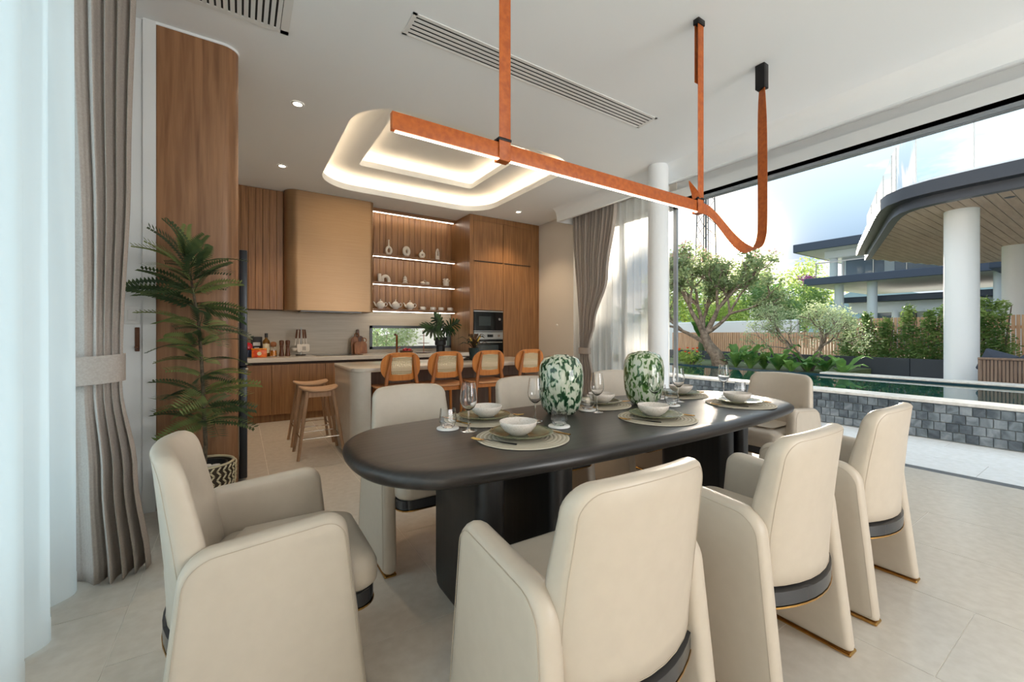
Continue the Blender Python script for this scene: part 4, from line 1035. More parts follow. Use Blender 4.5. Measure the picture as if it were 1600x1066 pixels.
# left curtain: hangs beside the glazing, gathered by a tie
t = thing('curtain', 'taupe linen curtain gathered with a tie beside the left sheers', 'curtain', (-.58, 2.85, 0))
xl = [(0, -.67), (.95, -.688), (1.1, -.688), (3.28, -.775)]; xr = [(0, -.385), (.5, -.44), (.95, -.498), (1.12, -.495), (2.0, -.468), (3.28, -.445)]
fold = [0, .0, .004, .01, .012, .008, .0, -.008, .0, .02, .045, .0, -.02, .03, .045, -.02, .03, .05, -.015, .03, .05, -.01, .03]
def lc(u, v):
    z = .012 + 3.27 * v
    x = lerp(interp(xl, z), interp(xr, z), u)
    k = u * (len(fold) - 1); i = min(int(k), len(fold) - 2); f = k - i; f = f * f * (3 - 2 * f)
    a = lerp(fold[i], fold[i + 1], f)
    sq = interp([(0, 1.5), (.6, 1.0), (.97, .35), (1.1, .35), (1.6, .8), (3.3, 1.0)], z)
    y = -.03 - .07 * sin(pi * min(1, u * 1.1)) * interp([(0, 1.2), (.9, .5), (1.2, .5), (3.3, .8)], z) + a * sq - .05 * u * interp([(0, 1), (1, .2), (3.3, 0)], z)
    return (x + .58, y, z)
fb_ = part('fabric', MB().grid(90, 50, lc), M['curtain'], t, ang=80)
sd_ = fb_.modifiers.new('thickness', 'SOLIDIFY'); sd_.thickness = .004
def tb_(u, v):
    a = 2 * pi * u; q = 2.6; c_, s_ = cos(a), sin(a)
    return (-.013 + math.copysign(abs(c_) ** (2 / q), c_) * .108, -.04 + math.copysign(abs(s_) ** (2 / q), s_) * .075, .955 + .135 * v + .01 * c_)
part('tie_band', MB().grid(40, 5, tb_, True), M['curtain'], t, ang=80)
hk = thing('tieback_hook', 'small dark wooden tieback hook on the white wall return', 'hook', (-.575, 3.68, 1.1))
part('plate', MB().bbox(-.012, .012, -.012, 0, -.02, .14, .003, 1), M['darkwood'], hk)
part('peg', MB().cyl((0, -.01, .0), (0, -.05, .01), .008), M['darkwood'], hk)
sw = thing('wall_switch', 'white switch plate on the wall beside the left curtain', 'switch', (-.60, 3.68, 1.32))
part('plate', MB().bbox(-.04, .04, -.008, 0, -.06, .06, .003, 1), M['whitegloss'], sw)
part('rocker', MB().bbox(-.022, .022, -.012, -.008, -.035, .035, .002, 1), M['whitegloss'], sw)
# sheers in front of the left glazing
def sheer_panel(name, lab, x, ya, yb, amp, waves, z1, ph=0, seed=1, group='white sheer curtains'):
    o = thing(name, lab, 'curtain', (x, (ya + yb) / 2, 0), 0, group); ym = (ya + yb) / 2
    def f(u, v):
        y = lerp(ya, yb, u); z = .01 + (z1 - .01) * v
        k = u * waves * 2 * pi + ph
        return (amp * (sin(k) + .35 * sin(2.3 * k + seed)) * (1.1 - .35 * v), y - ym + .25 * amp * cos(k), z)
    part('fabric', MB().grid(int(24 * waves) + 8, 14, f), M['sheer'], o, ang=80)
    part('hem', MB().grid(int(24 * waves) + 8, 2, lambda u, v: tuple(a + b for a, b in zip(f(u, .028 * v), (.002, 0, 0)))), M['sheer'], o, ang=80)
    return o
sheer_panel('sheer_curtain', 'white sheer curtain hanging next to the taupe left curtain', -.665, 2.72, 2.02, .035, 1.7, 3.25, 2.2)
sheer_panel('sheer_curtain', 'white sheer curtain at the very left edge of the picture', -.64, 2.06, -1.7, .04, 8, 3.25, 1.2)
# right curtain and sheer
t = thing('curtain', 'taupe curtain gathered with a tie at the far right of the kitchen', 'curtain', (4.80, 5.15, 0))
ya_ = [(0, 5.36), (.85, 5.27), (1.0, 5.27), (3.2, 5.455)]; yb_ = [(0, 4.86), (.5, 4.93), (.85, 5.02), (1.0, 5.02), (1.35, 4.90), (2.1, 4.62), (3.2, 4.43)]
def rc(u, v):
    z = .01 + 3.2 * v; y = lerp(interp(ya_, z), interp(yb_, z), u)
    sq = interp([(0, 1), (.85, .5), (1.0, .5), (3.2, 1)], z)
    return (.035 * sq * sin(u * 2 * pi * 13 + .4) + .012 * sin(u * 31), y - 5.15, z)
fb_ = part('fabric', MB().grid(160, 40, rc), M['curtain'], t, ang=80)
sd_ = fb_.modifiers.new('thickness', 'SOLIDIFY'); sd_.thickness = .003
part('tie_band', MB().grid(30, 3, lambda u, v: (.06 * sin(2 * pi * u), -.005 + .135 * cos(2 * pi * u), .86 + .1 * v), True), M['curtain'], t, ang=80)
sheer_panel('sheer_curtain', 'long white sheer curtain behind the round column', 4.93, 5.42, 3.60, .03, 13, 3.22, 0, 2)
ws = obj('wall_sensor', MB().lathe([(0, 0), (.022, 0), (.024, .004), (.018, .012), (0, .014)], seg=20).xf(Matrix.Rotation(-R(90), 4, 'Y')), M['whitegloss']); ws.location = (4.87, 5.95, 1.35)
tag(ws, 'small round white wall sensor on the beige wall', 'sensor')

# ================================================================ tall fern-leaved plant in a basket
M['fern_d'] = leafmat('fern_dark', rgb(54, 74, 50), rgb(92, 110, 70), 6)
M['fern_l'] = leafmat('fern_light', rgb(108, 126, 72), rgb(150, 160, 100), 6)
M['bark'] = noisy(mat('plant_bark', rgb(86, 74, 58), .8), rgb(70, 60, 46), rgb(104, 92, 74), s=40)
M['basket'] = mat('basket_cream', rgb(206, 192, 160), .7); M['basketd'] = mat('basket_dark', rgb(70, 58, 44), .8)
PXp, PYp = -.205, 3.40
t = thing('potted_fern_tree', 'tall artificial fern-leaved plant in front of the walnut panel', 'potted plant', (PXp, PYp, .02))
stem_pts = [(0, 0, .22), (.012, 0, .45), (.0, .0, .75), (-.01, .0, 1.0), (-.025, 0, 1.25), (-.06, 0, 1.5), (-.09, 0, 1.68)]
part('stem', MB().tube(stem_pts, [.014, .012, .011, .010, .009, .007, .004], 8), M['bark'], t)
def frond_mesh(name, m, ln, n=11, wl=.075):
    mb = MB(); P = []
    for k in range(13):
        q = k / 12; P.append(Vector((ln * q, 0, .10 * ln * sin(q * pi * .9) - .16 * ln * q * q)))
    mb.tube(P, [.0028 * (1 - .7 * k / 12) for k in range(13)], 4)
    for k in range(n):
        q = .16 + .82 * k / (n - 1); i = min(int(q * 12), 11); b = P[i].lerp(P[i + 1], q * 12 - i)
        L_ = wl * (1 - .55 * abs(q - .45) * 1.3)
        for sy in (-1, 1):
            d_ = Vector((.45, sy * .88, -.06)).normalized(); w_ = .0115; e_ = b + d_ * L_
            pv = Vector((.88, -sy * .45, 0))
            m1 = b + d_ * L_ * .45
            mb.add([b, m1 + pv * w_, e_, m1 - pv * w_], [(0, 1, 2, 3)])
    return mb.mesh(name, m, smooth=False)
fm_d = frond_mesh('frond', M['fern_d'], .34, 15, .09); fm_l = frond_mesh('frond', M['fern_l'], .32, 15, .09)
random.seed(21)
levels = [(.60, 9, .95, -.1), (.68, 10, 1.0, 0), (.78, 8, .9, .1), (.90, 7, .8, .1), (1.0, 7, .8, .1), (1.10, 8, .85, .1), (1.22, 9, .95, .0), (1.34, 10, 1.0, .1), (1.44, 10, 1.0, .3), (1.52, 10, .95, .4), (1.60, 9, .9, .6), (1.66, 7, .8, 1.0)]
for z, nf, sc, lift in levels:
    a0 = random.uniform(0, 6)
    for (p, q) in zip(stem_pts, stem_pts[1:]):
        if p[2] <= z <= q[2]:
            f = (z - p[2]) / (q[2] - p[2]); c_ = (lerp(p[0], q[0], f), 0, z); break
    for k in range(nf):
        a = a0 + 2 * pi * k / nf + random.uniform(-.25, .25)
        sy = sin(a); s_ = sc * random.uniform(.75, 1.15) * (.55 if sy > .3 else 1)
        o = link('frond', random.choice([fm_d, fm_d, fm_l] if z > 1.0 else [fm_d, fm_l]), t)
        o.location = c_; o.rotation_euler = (random.uniform(-.9, .9), -lift - random.uniform(-.3, .45), a); o.scale = (s_, s_, s_)
bk = thing('plant_basket', 'cream and brown woven basket holding the fern-leaved plant', 'basket', (PXp, PYp, 0))
R0 = lambda z: .15 + .028 * sin(min(1, z / .35) * pi * .55)
part('shell', MB().lathe([(0, 0), (.145, 0)] + [(R0(z) - .004, z) for z in (.02, .1, .2, .3, .345)] + [(R0(.345) - .014, .345), (.145, .02), (0, .018)], seg=36), M['basketd'], bk)
wv = MB()
for r in range(12):
    z = .015 + r * .0275; nn = 30
    for k in range(nn):
        a = 2 * pi * (k + .5 * (r % 2) * 0) / nn; rr = R0(z) + .001; tl = 1 if r % 2 else -1
        c_, s_ = cos(a), sin(a)
        pts = [(-.016 * tl, -.011), (-.004 * tl, -.013), (.016 * tl, .011), (.004 * tl, .013)]
        base = [(rr * c_ - s_ * x, rr * s_ + c_ * x, z + .0135 + y) for x, y in pts]; topp = [((rr + .006) * c_ - s_ * x * .6, (rr + .006) * s_ + c_ * x * .6, z + .0135 + y * .6) for x, y in pts]
        wv.add(base + topp, [(4, 5, 6, 7), (0, 1, 5, 4), (1, 2, 6, 5), (2, 3, 7, 6), (3, 0, 4, 7)])
w_ = part('weave', wv, M['basket'], bk); w_['kind'] = 'stuff'
part('rim', MB().tube([(.166 * cos(2 * pi * k / 36), .166 * sin(2 * pi * k / 36), .347) for k in range(36)], .009, 8, True), M['basket'], bk)
ip = obj('inner_pot', MB().lathe([(0, 0), (.118, 0), (.128, .27), (.135, .318), (.128, .318), (.12, .28), (0, .27)], seg=32), M['pot']); ip.location = (PXp, PYp, .02)
tag(ip, 'black inner pot set inside the woven basket', 'pot')
random.seed(3)
for k in range(9):
    a = 2 * pi * k / 9; r = .085 if k else .03; s_ = random.uniform(.022, .03)
    o = obj('pebble', MB().lathe([(0, 0), (s_ * .8, s_ * .15), (s_, s_ * .5), (s_ * .7, s_ * .9), (0, s_)], seg=12, sx=1.2), M['marble']); o.location = (PXp + r * cos(a), PYp + r * sin(a), .289)
    tag(o, 'pale pebble on the soil inside the woven basket', 'pebble', 'pale pebbles in the plant pot')
# ================================================================ outside: terrace and pool
M['coping'] = noisy(mat('pale_coping', rgb(214, 210, 202), .5), rgb(204, 200, 192), rgb(222, 218, 211), s=20)
M['brick'] = noisy(mat('slate_block', rgb(100, 110, 118), .6), rgb(72, 82, 90), rgb(128, 138, 144), (1, 1, 1), 7, 8, .35, .68, .25, dist=1.2)
M['brick2'] = noisy(mat('dark_slate_block', rgb(70, 78, 86), .6), rgb(52, 60, 68), rgb(100, 110, 118), (1, 1, 1), 8, 8, .35, .7, .25, dist=1.4)
M['brick3'] = noisy(mat('pale_slate_block', rgb(112, 122, 130), .6), rgb(88, 98, 106), rgb(146, 154, 160), (1, 1, 1), 6, 8, .35, .68, .25, dist=1.6)
M['joint'] = mat('pale_joint', rgb(170, 174, 174), .9)
M['pooltile'] = mat('pool_tile', rgb(34, 62, 74), .2)
M['deck'] = mat('grey_deck', rgb(206, 204, 200), .6)
M['lawn'] = noisy(mat('ground_green', rgb(70, 86, 50), .95), rgb(58, 74, 40), rgb(92, 104, 64), s=2)
M['panel'] = mat('charcoal_panel', rgb(52, 58, 66), .55)
M['slat'] = noisy(mat('timber_slat', rgb(214, 172, 138), .7), rgb(204, 160, 126), rgb(226, 186, 152), (1, 6, .4), 4)
M['render'] = mat('white_render', rgb(236, 240, 243), .7)
M['fascia'] = mat('dark_fascia', rgb(58, 62, 70), .35, .2)
M['soffit'] = wood('soffit_plank', rgb(190, 164, 142), rgb(210, 186, 164), 'x', .6, .4)
M['hill'] = noisy(mat('hill_haze_green', rgb(120, 140, 140), 1), rgb(108, 130, 130), rgb(138, 156, 154), s=.08)  # distance haze is mixed into this pale blue-green
struct('ground', MB().box(5.9, 400, -300, 300, -.5, -.1).box(-300, 5.9, 7.6, 300, -.5, -.1).box(-300, -1.1, -300, 7.6, -.5, -.1).box(-1.1, 5.9, -300, -4.7, -.5, -.1), M['lawn'], 'ground around the house', smooth=False)
tp_ = struct('terrace', MB().box(5.125, 6.66, -4.4, 9, -.1, -.016), M['grout'], 'pale tiled terrace between the room and the pool', smooth=False)
lay_tiles(tp_, 5.13, 6.65, -1.2, 6.5, M['tileout'], top=-.012)
pw = struct('wall_pool', MB().box(6.662, 6.95, -5, 9, -.1, .40), M['joint'], 'low pool wall clad in slate blocks', smooth=False)
bsz = .1
bms = []
random.seed(4)
for k in range(6):
    d_ = random.uniform(0, .006); bms.append(MB().bbox(-.006 + d_ - .006, .016, .0035, bsz - .0035, .0035, bsz - .0035, .003, 1).mesh('brick', [M['brick'], M['brick2'], M['brick3']][k % 3], smooth=False))
nb = 0
for r in range(4):
    for k in range(60):
        y = .3 + k * bsz + (.05 if r % 2 else 0)
        if y > 5.4: continue
        o = link('brick', random.choice(bms), pw); o.location = (6.65, y, r * bsz - .004); nb += 1
struct('trim_6', MB().bbox(6.625, 6.97, -5, 9, .40, .437, .006, 1), M['coping'], 'pale coping along the near pool edge', smooth=False)
struct('pool_basin', MB().box(6.95, 9.3, -5, 9, -.2, -.15).box(9.28, 9.34, -5, 9, -.2, .43).box(6.9, 9.34, 8.9, 9, -.2, .43), M['pooltile'], 'dark tiled pool basin', smooth=False)
M['water'] = mat('pool_water', rgb(16, 62, 62), .015, 0, **{'IOR': 1.33, 'Specular IOR Level': .5})
nt = M['water'].node_tree; nz = nt.nodes.new('ShaderNodeTexNoise'); nz.inputs['Scale'].default_value = 5; nz.inputs['Detail'].default_value = 2
bp = nt.nodes.new('ShaderNodeBump'); bp.inputs['Strength'].default_value = .05; bp.inputs['Distance'].default_value = .05
nt.links.new(nz.outputs['Fac'], bp.inputs['Height']); nt.links.new(bp.outputs[0], nt.nodes['Principled BSDF'].inputs['Normal'])
wt = obj('pool_water', MB().box(6.96, 9.285, -5, 8.9, .2, .405), M['water'], smooth=False); wt['kind'] = 'stuff'; wt['label'] = 'still dark green water in the pool'
struct('trim_7', MB().bbox(9.27, 9.62, -5, 3.45, .425, .457, .006, 1), M['coping'], 'pale coping along the far pool edge', smooth=False)
struct('pavilion_terrace', MB().box(9.34, 30, -8, 3.45, -.1, .10), M['deck'], 'raised grey terrace under the pavilion', smooth=False)
struct('planting_bed', MB().box(9.34, 12, 3.45, 14, -.1, .40).box(12, 30, 3.45, 30, -.1, .3), M['lawn'], 'planting bed beyond the pool', smooth=False)

# planter wall of charcoal panels, timber fence, boundary wall
t = thing('planter_wall', 'low charcoal panel planter wall in front of the hedge', 'planter', (12, 0, .10))
pme = MB().bbox(-.03, .03, .004, .946, 0, .562, .004, 1).mesh('panel', M['panel'], smooth=False)
for k in range(14):
    o = link('panel', pme, t); o.location = (0, -2.9 + k * .95, 0)
t = thing('timber_fence', 'vertical timber slat fence behind the hedge', 'fence', (13.3, 0, .3))
sl_ = MB()
for k in range(200):
    y = -4 + k * .068; h = 1.28 if y < 4.3 else .93
    sl_.box(-.015, .015, y, y + .05, 0, h)
o = part('slats', sl_, M['slat'], t, smooth=False); o['kind'] = 'stuff'
for y0, y1, zz in ((-4, 4.3, .2), (-4, 4.3, 1.0), (4.3, 9.6, .2), (4.3, 9.6, .75)): part('rail', MB().box(.015, .05, y0, y1, zz, zz + .06), M['slat'], t, smooth=False)
o = obj('boundary_wall', MB().bbox(13.55, 13.7, 5.6, 16, .3, 1.6, .02, 1), M['render'], smooth=False); tag(o, 'pale boundary wall beyond the timber fence on the left', 'wall')
o = obj('garden_wall', MB().bbox(3.05, 7.5, 9.6, 9.8, -.1, 2.6, .02, 1), M['render'], smooth=False); tag(o, 'pale wall seen through the slim kitchen window', 'wall')

# ================================================================ planting
M['leaf_a'] = leafmat('leaf_grey_green', rgb(112, 134, 92), rgb(164, 178, 130), 4)
M['leaf_b'] = leafmat('leaf_bright', rgb(126, 160, 70), rgb(188, 204, 110), 3)
M['leaf_c'] = leafmat('leaf_hedge', rgb(84, 122, 62), rgb(150, 176, 104), 4)
M['leaf_d'] = leafmat('leaf_deep', rgb(96, 132, 82), rgb(150, 176, 116), 2)
M['leaf_big'] = leafmat('leaf_broad', rgb(64, 116, 60), rgb(138, 176, 92), 3)
M['leaf_pale'] = leafmat('leaf_pale', rgb(150, 172, 128), rgb(200, 212, 172), 4)
M['pink'] = mat('pink_blossom', rgb(226, 160, 160), .6); M['purple'] = mat('purple_blossom', rgb(190, 110, 180), .6); M['orangefl'] = mat('orange_flower', rgb(236, 92, 40), .5)
M['trunk'] = noisy(mat('tree_bark', rgb(118, 104, 92), .9), rgb(92, 80, 70), rgb(142, 128, 114), s=12, detail=8, bump=.4)
def rnd_dir():
    z = random.uniform(-1, 1); a = random.uniform(0, 2 * pi); r = sqrt(1 - z * z); return Vector((r * cos(a), r * sin(a), z))
def leaf(mb, c, s_, up=.3, asp=.42):
    d = rnd_dir(); d.z = d.z * .5 - .05; d.normalize(); n = (rnd_dir() + Vector((0, 0, up))).normalized(); w_ = d.cross(n)
    if w_.length < .05: return
    w_.normalize(); c = Vector(c)
    mb.add([c, c + d * s_ * .5 + w_ * s_ * asp * .5, c + d * s_, c + d * s_ * .5 - w_ * s_ * asp * .5], [(0, 1, 2, 3)])
def clump(mb, c, r, n, s_, shell=.55, sq=(1, 1, 1)):
    for _ in range(n):
        d = rnd_dir(); q = r * random.uniform(shell, 1) ; leaf(mb, (c[0] + d.x * q * sq[0], c[1] + d.y * q * sq[1], c[2] + d.z * q * sq[2]), s_ * random.uniform(.7, 1.25))
def branches(mb, base, d, ln, r, depth, tips, spread=.7, up=.25, kids=3):
    p = Vector(base); d = Vector(d).normalized(); pts = [p.copy()]; n = 4
    for k in range(n):
        d = (d + rnd_dir() * .22 + Vector((0, 0, up * .15))).normalized(); p = p + d * ln / n; pts.append(p.copy())
    mb.tube(pts, [r * (1 - .4 * k / n) for k in range(n + 1)], 6 if depth > 1 else 4)
    if depth <= 0: tips.append(p); return
    if depth <= 1: tips.append(pts[2])
    for k in range(kids):
        nd = (d + rnd_dir() * spread + Vector((0, 0, up))).normalized()
        branches(mb, p, nd, ln * random.uniform(.62, .85), r * .6, depth - 1, tips, spread, up, kids)
def tree(name, lab, base, trunk, r, d0, depth, leafm, nleaf, ls, cl, cat='tree', group=None, spread=.7, up=.25, kids=3, bl=None, ln1=None):
    t = thing(name, lab, cat, base, 0, group); tips = []; tb_ = MB()
    branches(tb_, (0, 0, 0), d0, trunk, r, depth, tips, spread, up, kids)
    part('trunk', tb_, M['trunk'], t, ang=60)
    mb = MB(); per = max(1, nleaf // len(tips))
    for p in tips: clump(mb, p, cl, per, ls, .1)
    part('foliage', mb, leafm, t, smooth=False)['kind'] = 'stuff'
    if bl:
        fb = MB()
        for p in tips:
            if p.z > bl[1]:
                for _ in range(4): clump(fb, p + Vector((0, 0, cl * .6)), .12, 3, .06, .2)
        part('blossom', fb, bl[0], t, smooth=False)['kind'] = 'stuff'
    return t
def shrub(name, lab, base, shapes, leafm, ls, stems=3, group=None, cat='shrub'):
    t = thing(name, lab, cat, base, 0, group); mb = MB()
    for cx, cy, cz, r, n, sq in shapes: clump(mb, (cx, cy, cz), r, n, ls, .35, sq)
    part('foliage', mb, leafm, t, smooth=False)['kind'] = 'stuff'
    sb = MB()
    hh = max(s_[2] for s_ in shapes)
    for k in range(stems):
        a = random.uniform(0, 6); part('stem', MB().tube([(.03 * cos(a), .03 * sin(a), 0), (.08 * cos(a), .08 * sin(a), hh * .5), (.15 * cos(a), .15 * sin(a), hh)], [.02, .015, .008], 6), M['trunk'], t)
    return t
random.seed(12)
# twisted blossom tree at the pool's far edge: hand-laid trunk, branching crown
t = thing('blossom_tree', 'gnarled blossom tree with a leaning trunk at the far pool edge', 'tree', (9.85, 5.75, .40))
tk = MB(); tips = []
main = [(0, 0, 0), (-.05, .08, .28), (-.16, .22, .52), (-.22, .30, .78)]
tk.tube(main, [.19, .15, .12, .10], 10)
for st, d_, ln, r in ((main[3], (-.25, .35, .8), .7, .075), (main[3], (.45, -.35, .75), .75, .075), (main[3], (.1, .0, 1), .8, .07), (main[2], (-.5, .55, .35), .7, .07), (main[3], (.7, -.8, .4), .8, .06), (main[3], (.55, .3, .6), .75, .06)):
    branches(tk, st, d_, ln, r, 3, tips, .75, .18, 3)
part('trunk', tk, M['trunk'], t, ang=60)
mb = MB()
for p in tips: clump(mb, p, .24, 52, .105, .1)
part('foliage', mb, M['leaf_a'], t, smooth=False)['kind'] = 'stuff'
fb = MB()
for p in sorted(tips, key=lambda q: -q.z)[:60]: clump(fb, p + Vector((0, 0, .16)), .1, 9, .06, .1)
part('blossom', fb, M['pink'], t, smooth=False, label='pale pink blossom')['kind'] = 'stuff'
# light round bush-tree with several stems
t = thing('olive_bush', 'airy pale green multi-stemmed bush tree between pool and house', 'shrub', (10.15, 3.98, .40))
tk = MB(); tips = []
for k in range(5):
    a = 2 * pi * k / 5; branches(tk, (.06 * cos(a), .06 * sin(a), 0), (.35 * cos(a), .35 * sin(a), 1), .55, .03, 3, tips, .75, .12, 3)
part('stem', tk, M['trunk'], t, ang=60)['kind'] = 'stuff'
mb = MB()
for p in tips: clump(mb, p, .2, 34, .055, .1)
part('foliage', mb, M['leaf_pale'], t, smooth=False)['kind'] = 'stuff'
# clipped hedge shrubs
hs = [(at(1325, 1), 'left end of the row behind the pale bush'), (at(1356, 1), 'beside the pale bush'), (at(1386, 1), 'third along behind the charcoal planter'), (at(1419, 1), 'standing out fullest in the row'), (at(1453, 1), 'second left of the near white column'), (at(1482, 1), 'partly behind the near white column'), (at(1536, 1), 'between the two white columns'), (at(1562, 1), 'beside the far white column')]
for k, (sl, wtxt) in enumerate(hs):
    X = 12.55; y = X / sl
    h = [1.2, 1.28, 1.12, 1.42, 1.3, 1.42, 1.5, 1.45][k]
    sh = [(random.uniform(-.04, .04), random.uniform(-.04, .04), .12 + h * q, .34 * (1.05 - .75 * q), int(520 * (1.1 - .8 * q)), (1, 1, 1.1)) for q in (0, .2, .4, .6, .78, .93)]
    shrub('hedge_shrub', 'upright clipped hedge shrub ' + wtxt, (X, y, .28), sh, M['leaf_c'], .075, 1, 'clipped shrubs behind the charcoal planter')
# broad-leaved plants at the pool edge
def broad(lab, base, n, ln, seed):
    random.seed(seed); t = thing('broad_leaf_plant', lab, 'plant', base, 0, 'broad-leaved plants along the far pool edge')
    for k in range(n):
        a = 2 * pi * k / n + random.uniform(-.5, .5); l = ln * random.uniform(.6, 1.25); z = l * random.uniform(.45, 1.05); r = l * random.uniform(.35, 1.0)
        c_, s_ = cos(a), sin(a)
        part('leaf', leaf_strip(MB(), [(0, 0, 0), (.2 * r * c_, .2 * r * s_, z * .4), (.55 * r * c_, .55 * r * s_, z * .82), (.85 * r * c_, .85 * r * s_, z * .98), (1.15 * r * c_, 1.15 * r * s_, z * .86)], [.012, .05, .10, .085, .006]), M['leaf_big'], t)
px_ = [(1083, 'behind the far wine glasses'), (1122, 'at the foot of the gnarled tree'), (1150, 'right of the gnarled trunk'), (1172, 'left of the far end chair'), (1194, 'second group right of the gnarled trunk'), (1216, 'above the far end chair'), (1236, 'under the pale bush on its left'), (1262, 'under the middle of the pale bush'), (1290, 'under the pale bush on its right'), (1318, 'at the left end of the charcoal planter')]
for k, (u, wtxt) in enumerate(px_):
    X = 9.62 + .16 * ((k * 2) % 3); broad('glossy broad-leaved plant ' + wtxt, (X, X / at(u, 1), .38), [8, 7, 10, 9, 6, 9, 7, 8, 10, 7][k], [.4, .36, .55, .5, .42, .58, .38, .5, .36, .44][k], 40 + k)
# orange flowering bush
t = shrub('flowering_bush', 'low bush with orange flowers at the left end of the pool edge', (9.55, 6.35, .38), [(0, 0, .2, .3, 420, (1, 1, .8)), (.1, .3, .2, .25, 300, (1, 1, .8))], M['leaf_b'], .08, 2)
for k in range(9):
    a = random.uniform(0, 6); r = random.uniform(.05, .3)
    part('flower', MB().lathe([(0, 0), (.028, .018), (.034, .04), (.01, .035), (0, .03)], (r * cos(a) - .1, r * sin(a), random.uniform(.3, .45)), 8), M['orangefl'], t)
# banana plants
def banana(lab, base, n, ln, seed):
    random.seed(seed); t = thing('banana_plant', lab, 'plant', base, 0, 'banana plants beyond the fence')
    part('stem', MB().tube([(0, 0, 0), (0, 0, ln * .8), (0, 0, ln * 1.4)], [.12, .1, .06], 8), M['stem'], t)
    for k in range(n):
        a = 2 * pi * k / n + random.uniform(-.3, .3); c_, s_ = cos(a), sin(a); r = ln * random.uniform(.3, .6); z0 = ln * 1.3
        part('leaf', leaf_strip(MB(), [(0, 0, z0), (.4 * r * c_, .4 * r * s_, z0 + ln * .55), (.8 * r * c_, .8 * r * s_, z0 + ln * .95), (1.2 * r * c_, 1.2 * r * s_, z0 + ln * 1.0)], [.05, .22, .24, .02]), M['leaf_big'], t)
banana('tall banana plant above the treetops left of the far house', ray(1187, 600, 22)[:2] + (.3,), 6, 1.75, 3)
banana('shorter banana plant beside the tall one', ray(1206, 600, 23)[:2] + (.3,), 5, 1.55, 4)
banana('young banana plant in front of the timber fence', (12.6, 8.0, .3), 5, .55, 5)
# background trees
random.seed(31)
def bgtree(lab, u, t_, zt, rad, m, n, ls, seed):
    random.seed(seed); x, y, _ = ray(u, 521, t_)
    tr = thing('background_tree', lab, 'tree', (x, y, .25), 0, 'trees beyond the fence'); h = zt - .25
    part('trunk', MB().tube([(0, 0, 0), (.1, 0, h * .35), (0, .1, h * .7)], [.16, .12, .06], 8), M['trunk'], tr)
    mb = MB()
    for k in range(12):
        d = rnd_dir(); clump(mb, (d.x * rad * .6, d.y * rad * .6, h * .62 + d.z * h * .26), rad * .5, n // 12, ls, .3, (1, 1, .8))
    part('foliage', mb, m, tr, smooth=False)['kind'] = 'stuff'
bgtree('bright yellow-green tree behind the gnarled blossom tree', 1105, 17.6, 3.8, 1.6, M['leaf_b'], 3600, .16, 1)
bgtree('green tree behind the right of the blossom tree', 1165, 18, 4.1, 1.7, M['leaf_d'], 3600, .17, 2)
bgtree('leafy green tree left of the banana plants, low in view', 1205, 17, 3.4, 1.5, M['leaf_d'], 3200, .16, 3)
bgtree('rounded green tree against the left end of the far house', 1258, 27, 6.2, 2.1, M['leaf_b'], 4200, .2, 4)
bgtree('green tree in front of the far house steps', 1236, 20, 3.9, 1.6, M['leaf_c'], 3200, .17, 5)
bgtree('tree at the left edge of the garden view', 1068, 19, 3.9, 1.7, M['leaf_d'], 3200, .17, 6)
bgtree('tree filling the gap below the blossom tree crown', 1135, 16, 2.6, 1.1, M['leaf_b'], 2400, .13, 7)
t = shrub('bougainvillea', 'purple bougainvillea beside the far house balcony', ray(1262, 600, 23)[:2] + (3.6,), [(0, 0, .55, .55, 300, (1, 1, .6))], M['purple'], .14, 1)
random.seed(8)
shrub('window_shrub', 'bushy shrub seen through the slim kitchen window', (2.6, 9.3, -.1), [(0, 0, .9, .75, 1500, (1.2, .6, 1)), (-.7, .1, 1.0, .7, 1300, (1, .6, 1)), (.5, .2, 1.35, .5, 700, (1, .6, 1))], M['leaf_pale'], .09, 3)
shrub('window_shrub', 'dark shrub further back behind the kitchen window', (2.3, 11.2, -.1), [(0, 0, 1.2, 1.0, 1500, (1.6, .6, 1.2)), (1, 0, 1.4, .9, 900, (1, .6, 1.2))], M['leaf_d'], .12, 3)

# hills
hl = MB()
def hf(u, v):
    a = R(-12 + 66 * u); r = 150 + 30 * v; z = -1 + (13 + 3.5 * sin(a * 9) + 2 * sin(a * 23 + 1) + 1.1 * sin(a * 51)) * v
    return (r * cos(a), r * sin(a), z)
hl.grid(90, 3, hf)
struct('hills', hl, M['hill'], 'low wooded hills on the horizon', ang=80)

# lattice mast
tw = thing('lattice_mast', 'steel lattice telecom mast rising behind the blossom tree', 'mast', ray(1103, 600, 60)[:2] + (0,))
def mst(z): return 1.15 - .016 * z
for sx in (-1, 1):
    for sy in (-1, 1): part('leg', MB().tube([(sx * mst(0), sy * mst(0), 0), (sx * mst(24), sy * mst(24), 24)], .09, 6), M['frame'], tw)
for k in range(14):
    z0, z1_ = k * 1.7, k * 1.7 + 1.7
    for a in range(4):
        c4 = [(-1, -1), (1, -1), (1, 1), (-1, 1)]; p, q = c4[a], c4[(a + 1) % 4]
        part('brace', MB().tube([(p[0] * mst(z0), p[1] * mst(z0), z0), (q[0] * mst(z1_), q[1] * mst(z1_), z1_)], .045, 4), M['frame'], tw)
part('ladder', MB().tube([(0, 0, 0), (0, 0, 24)], .16, 6), M['frame'], tw)

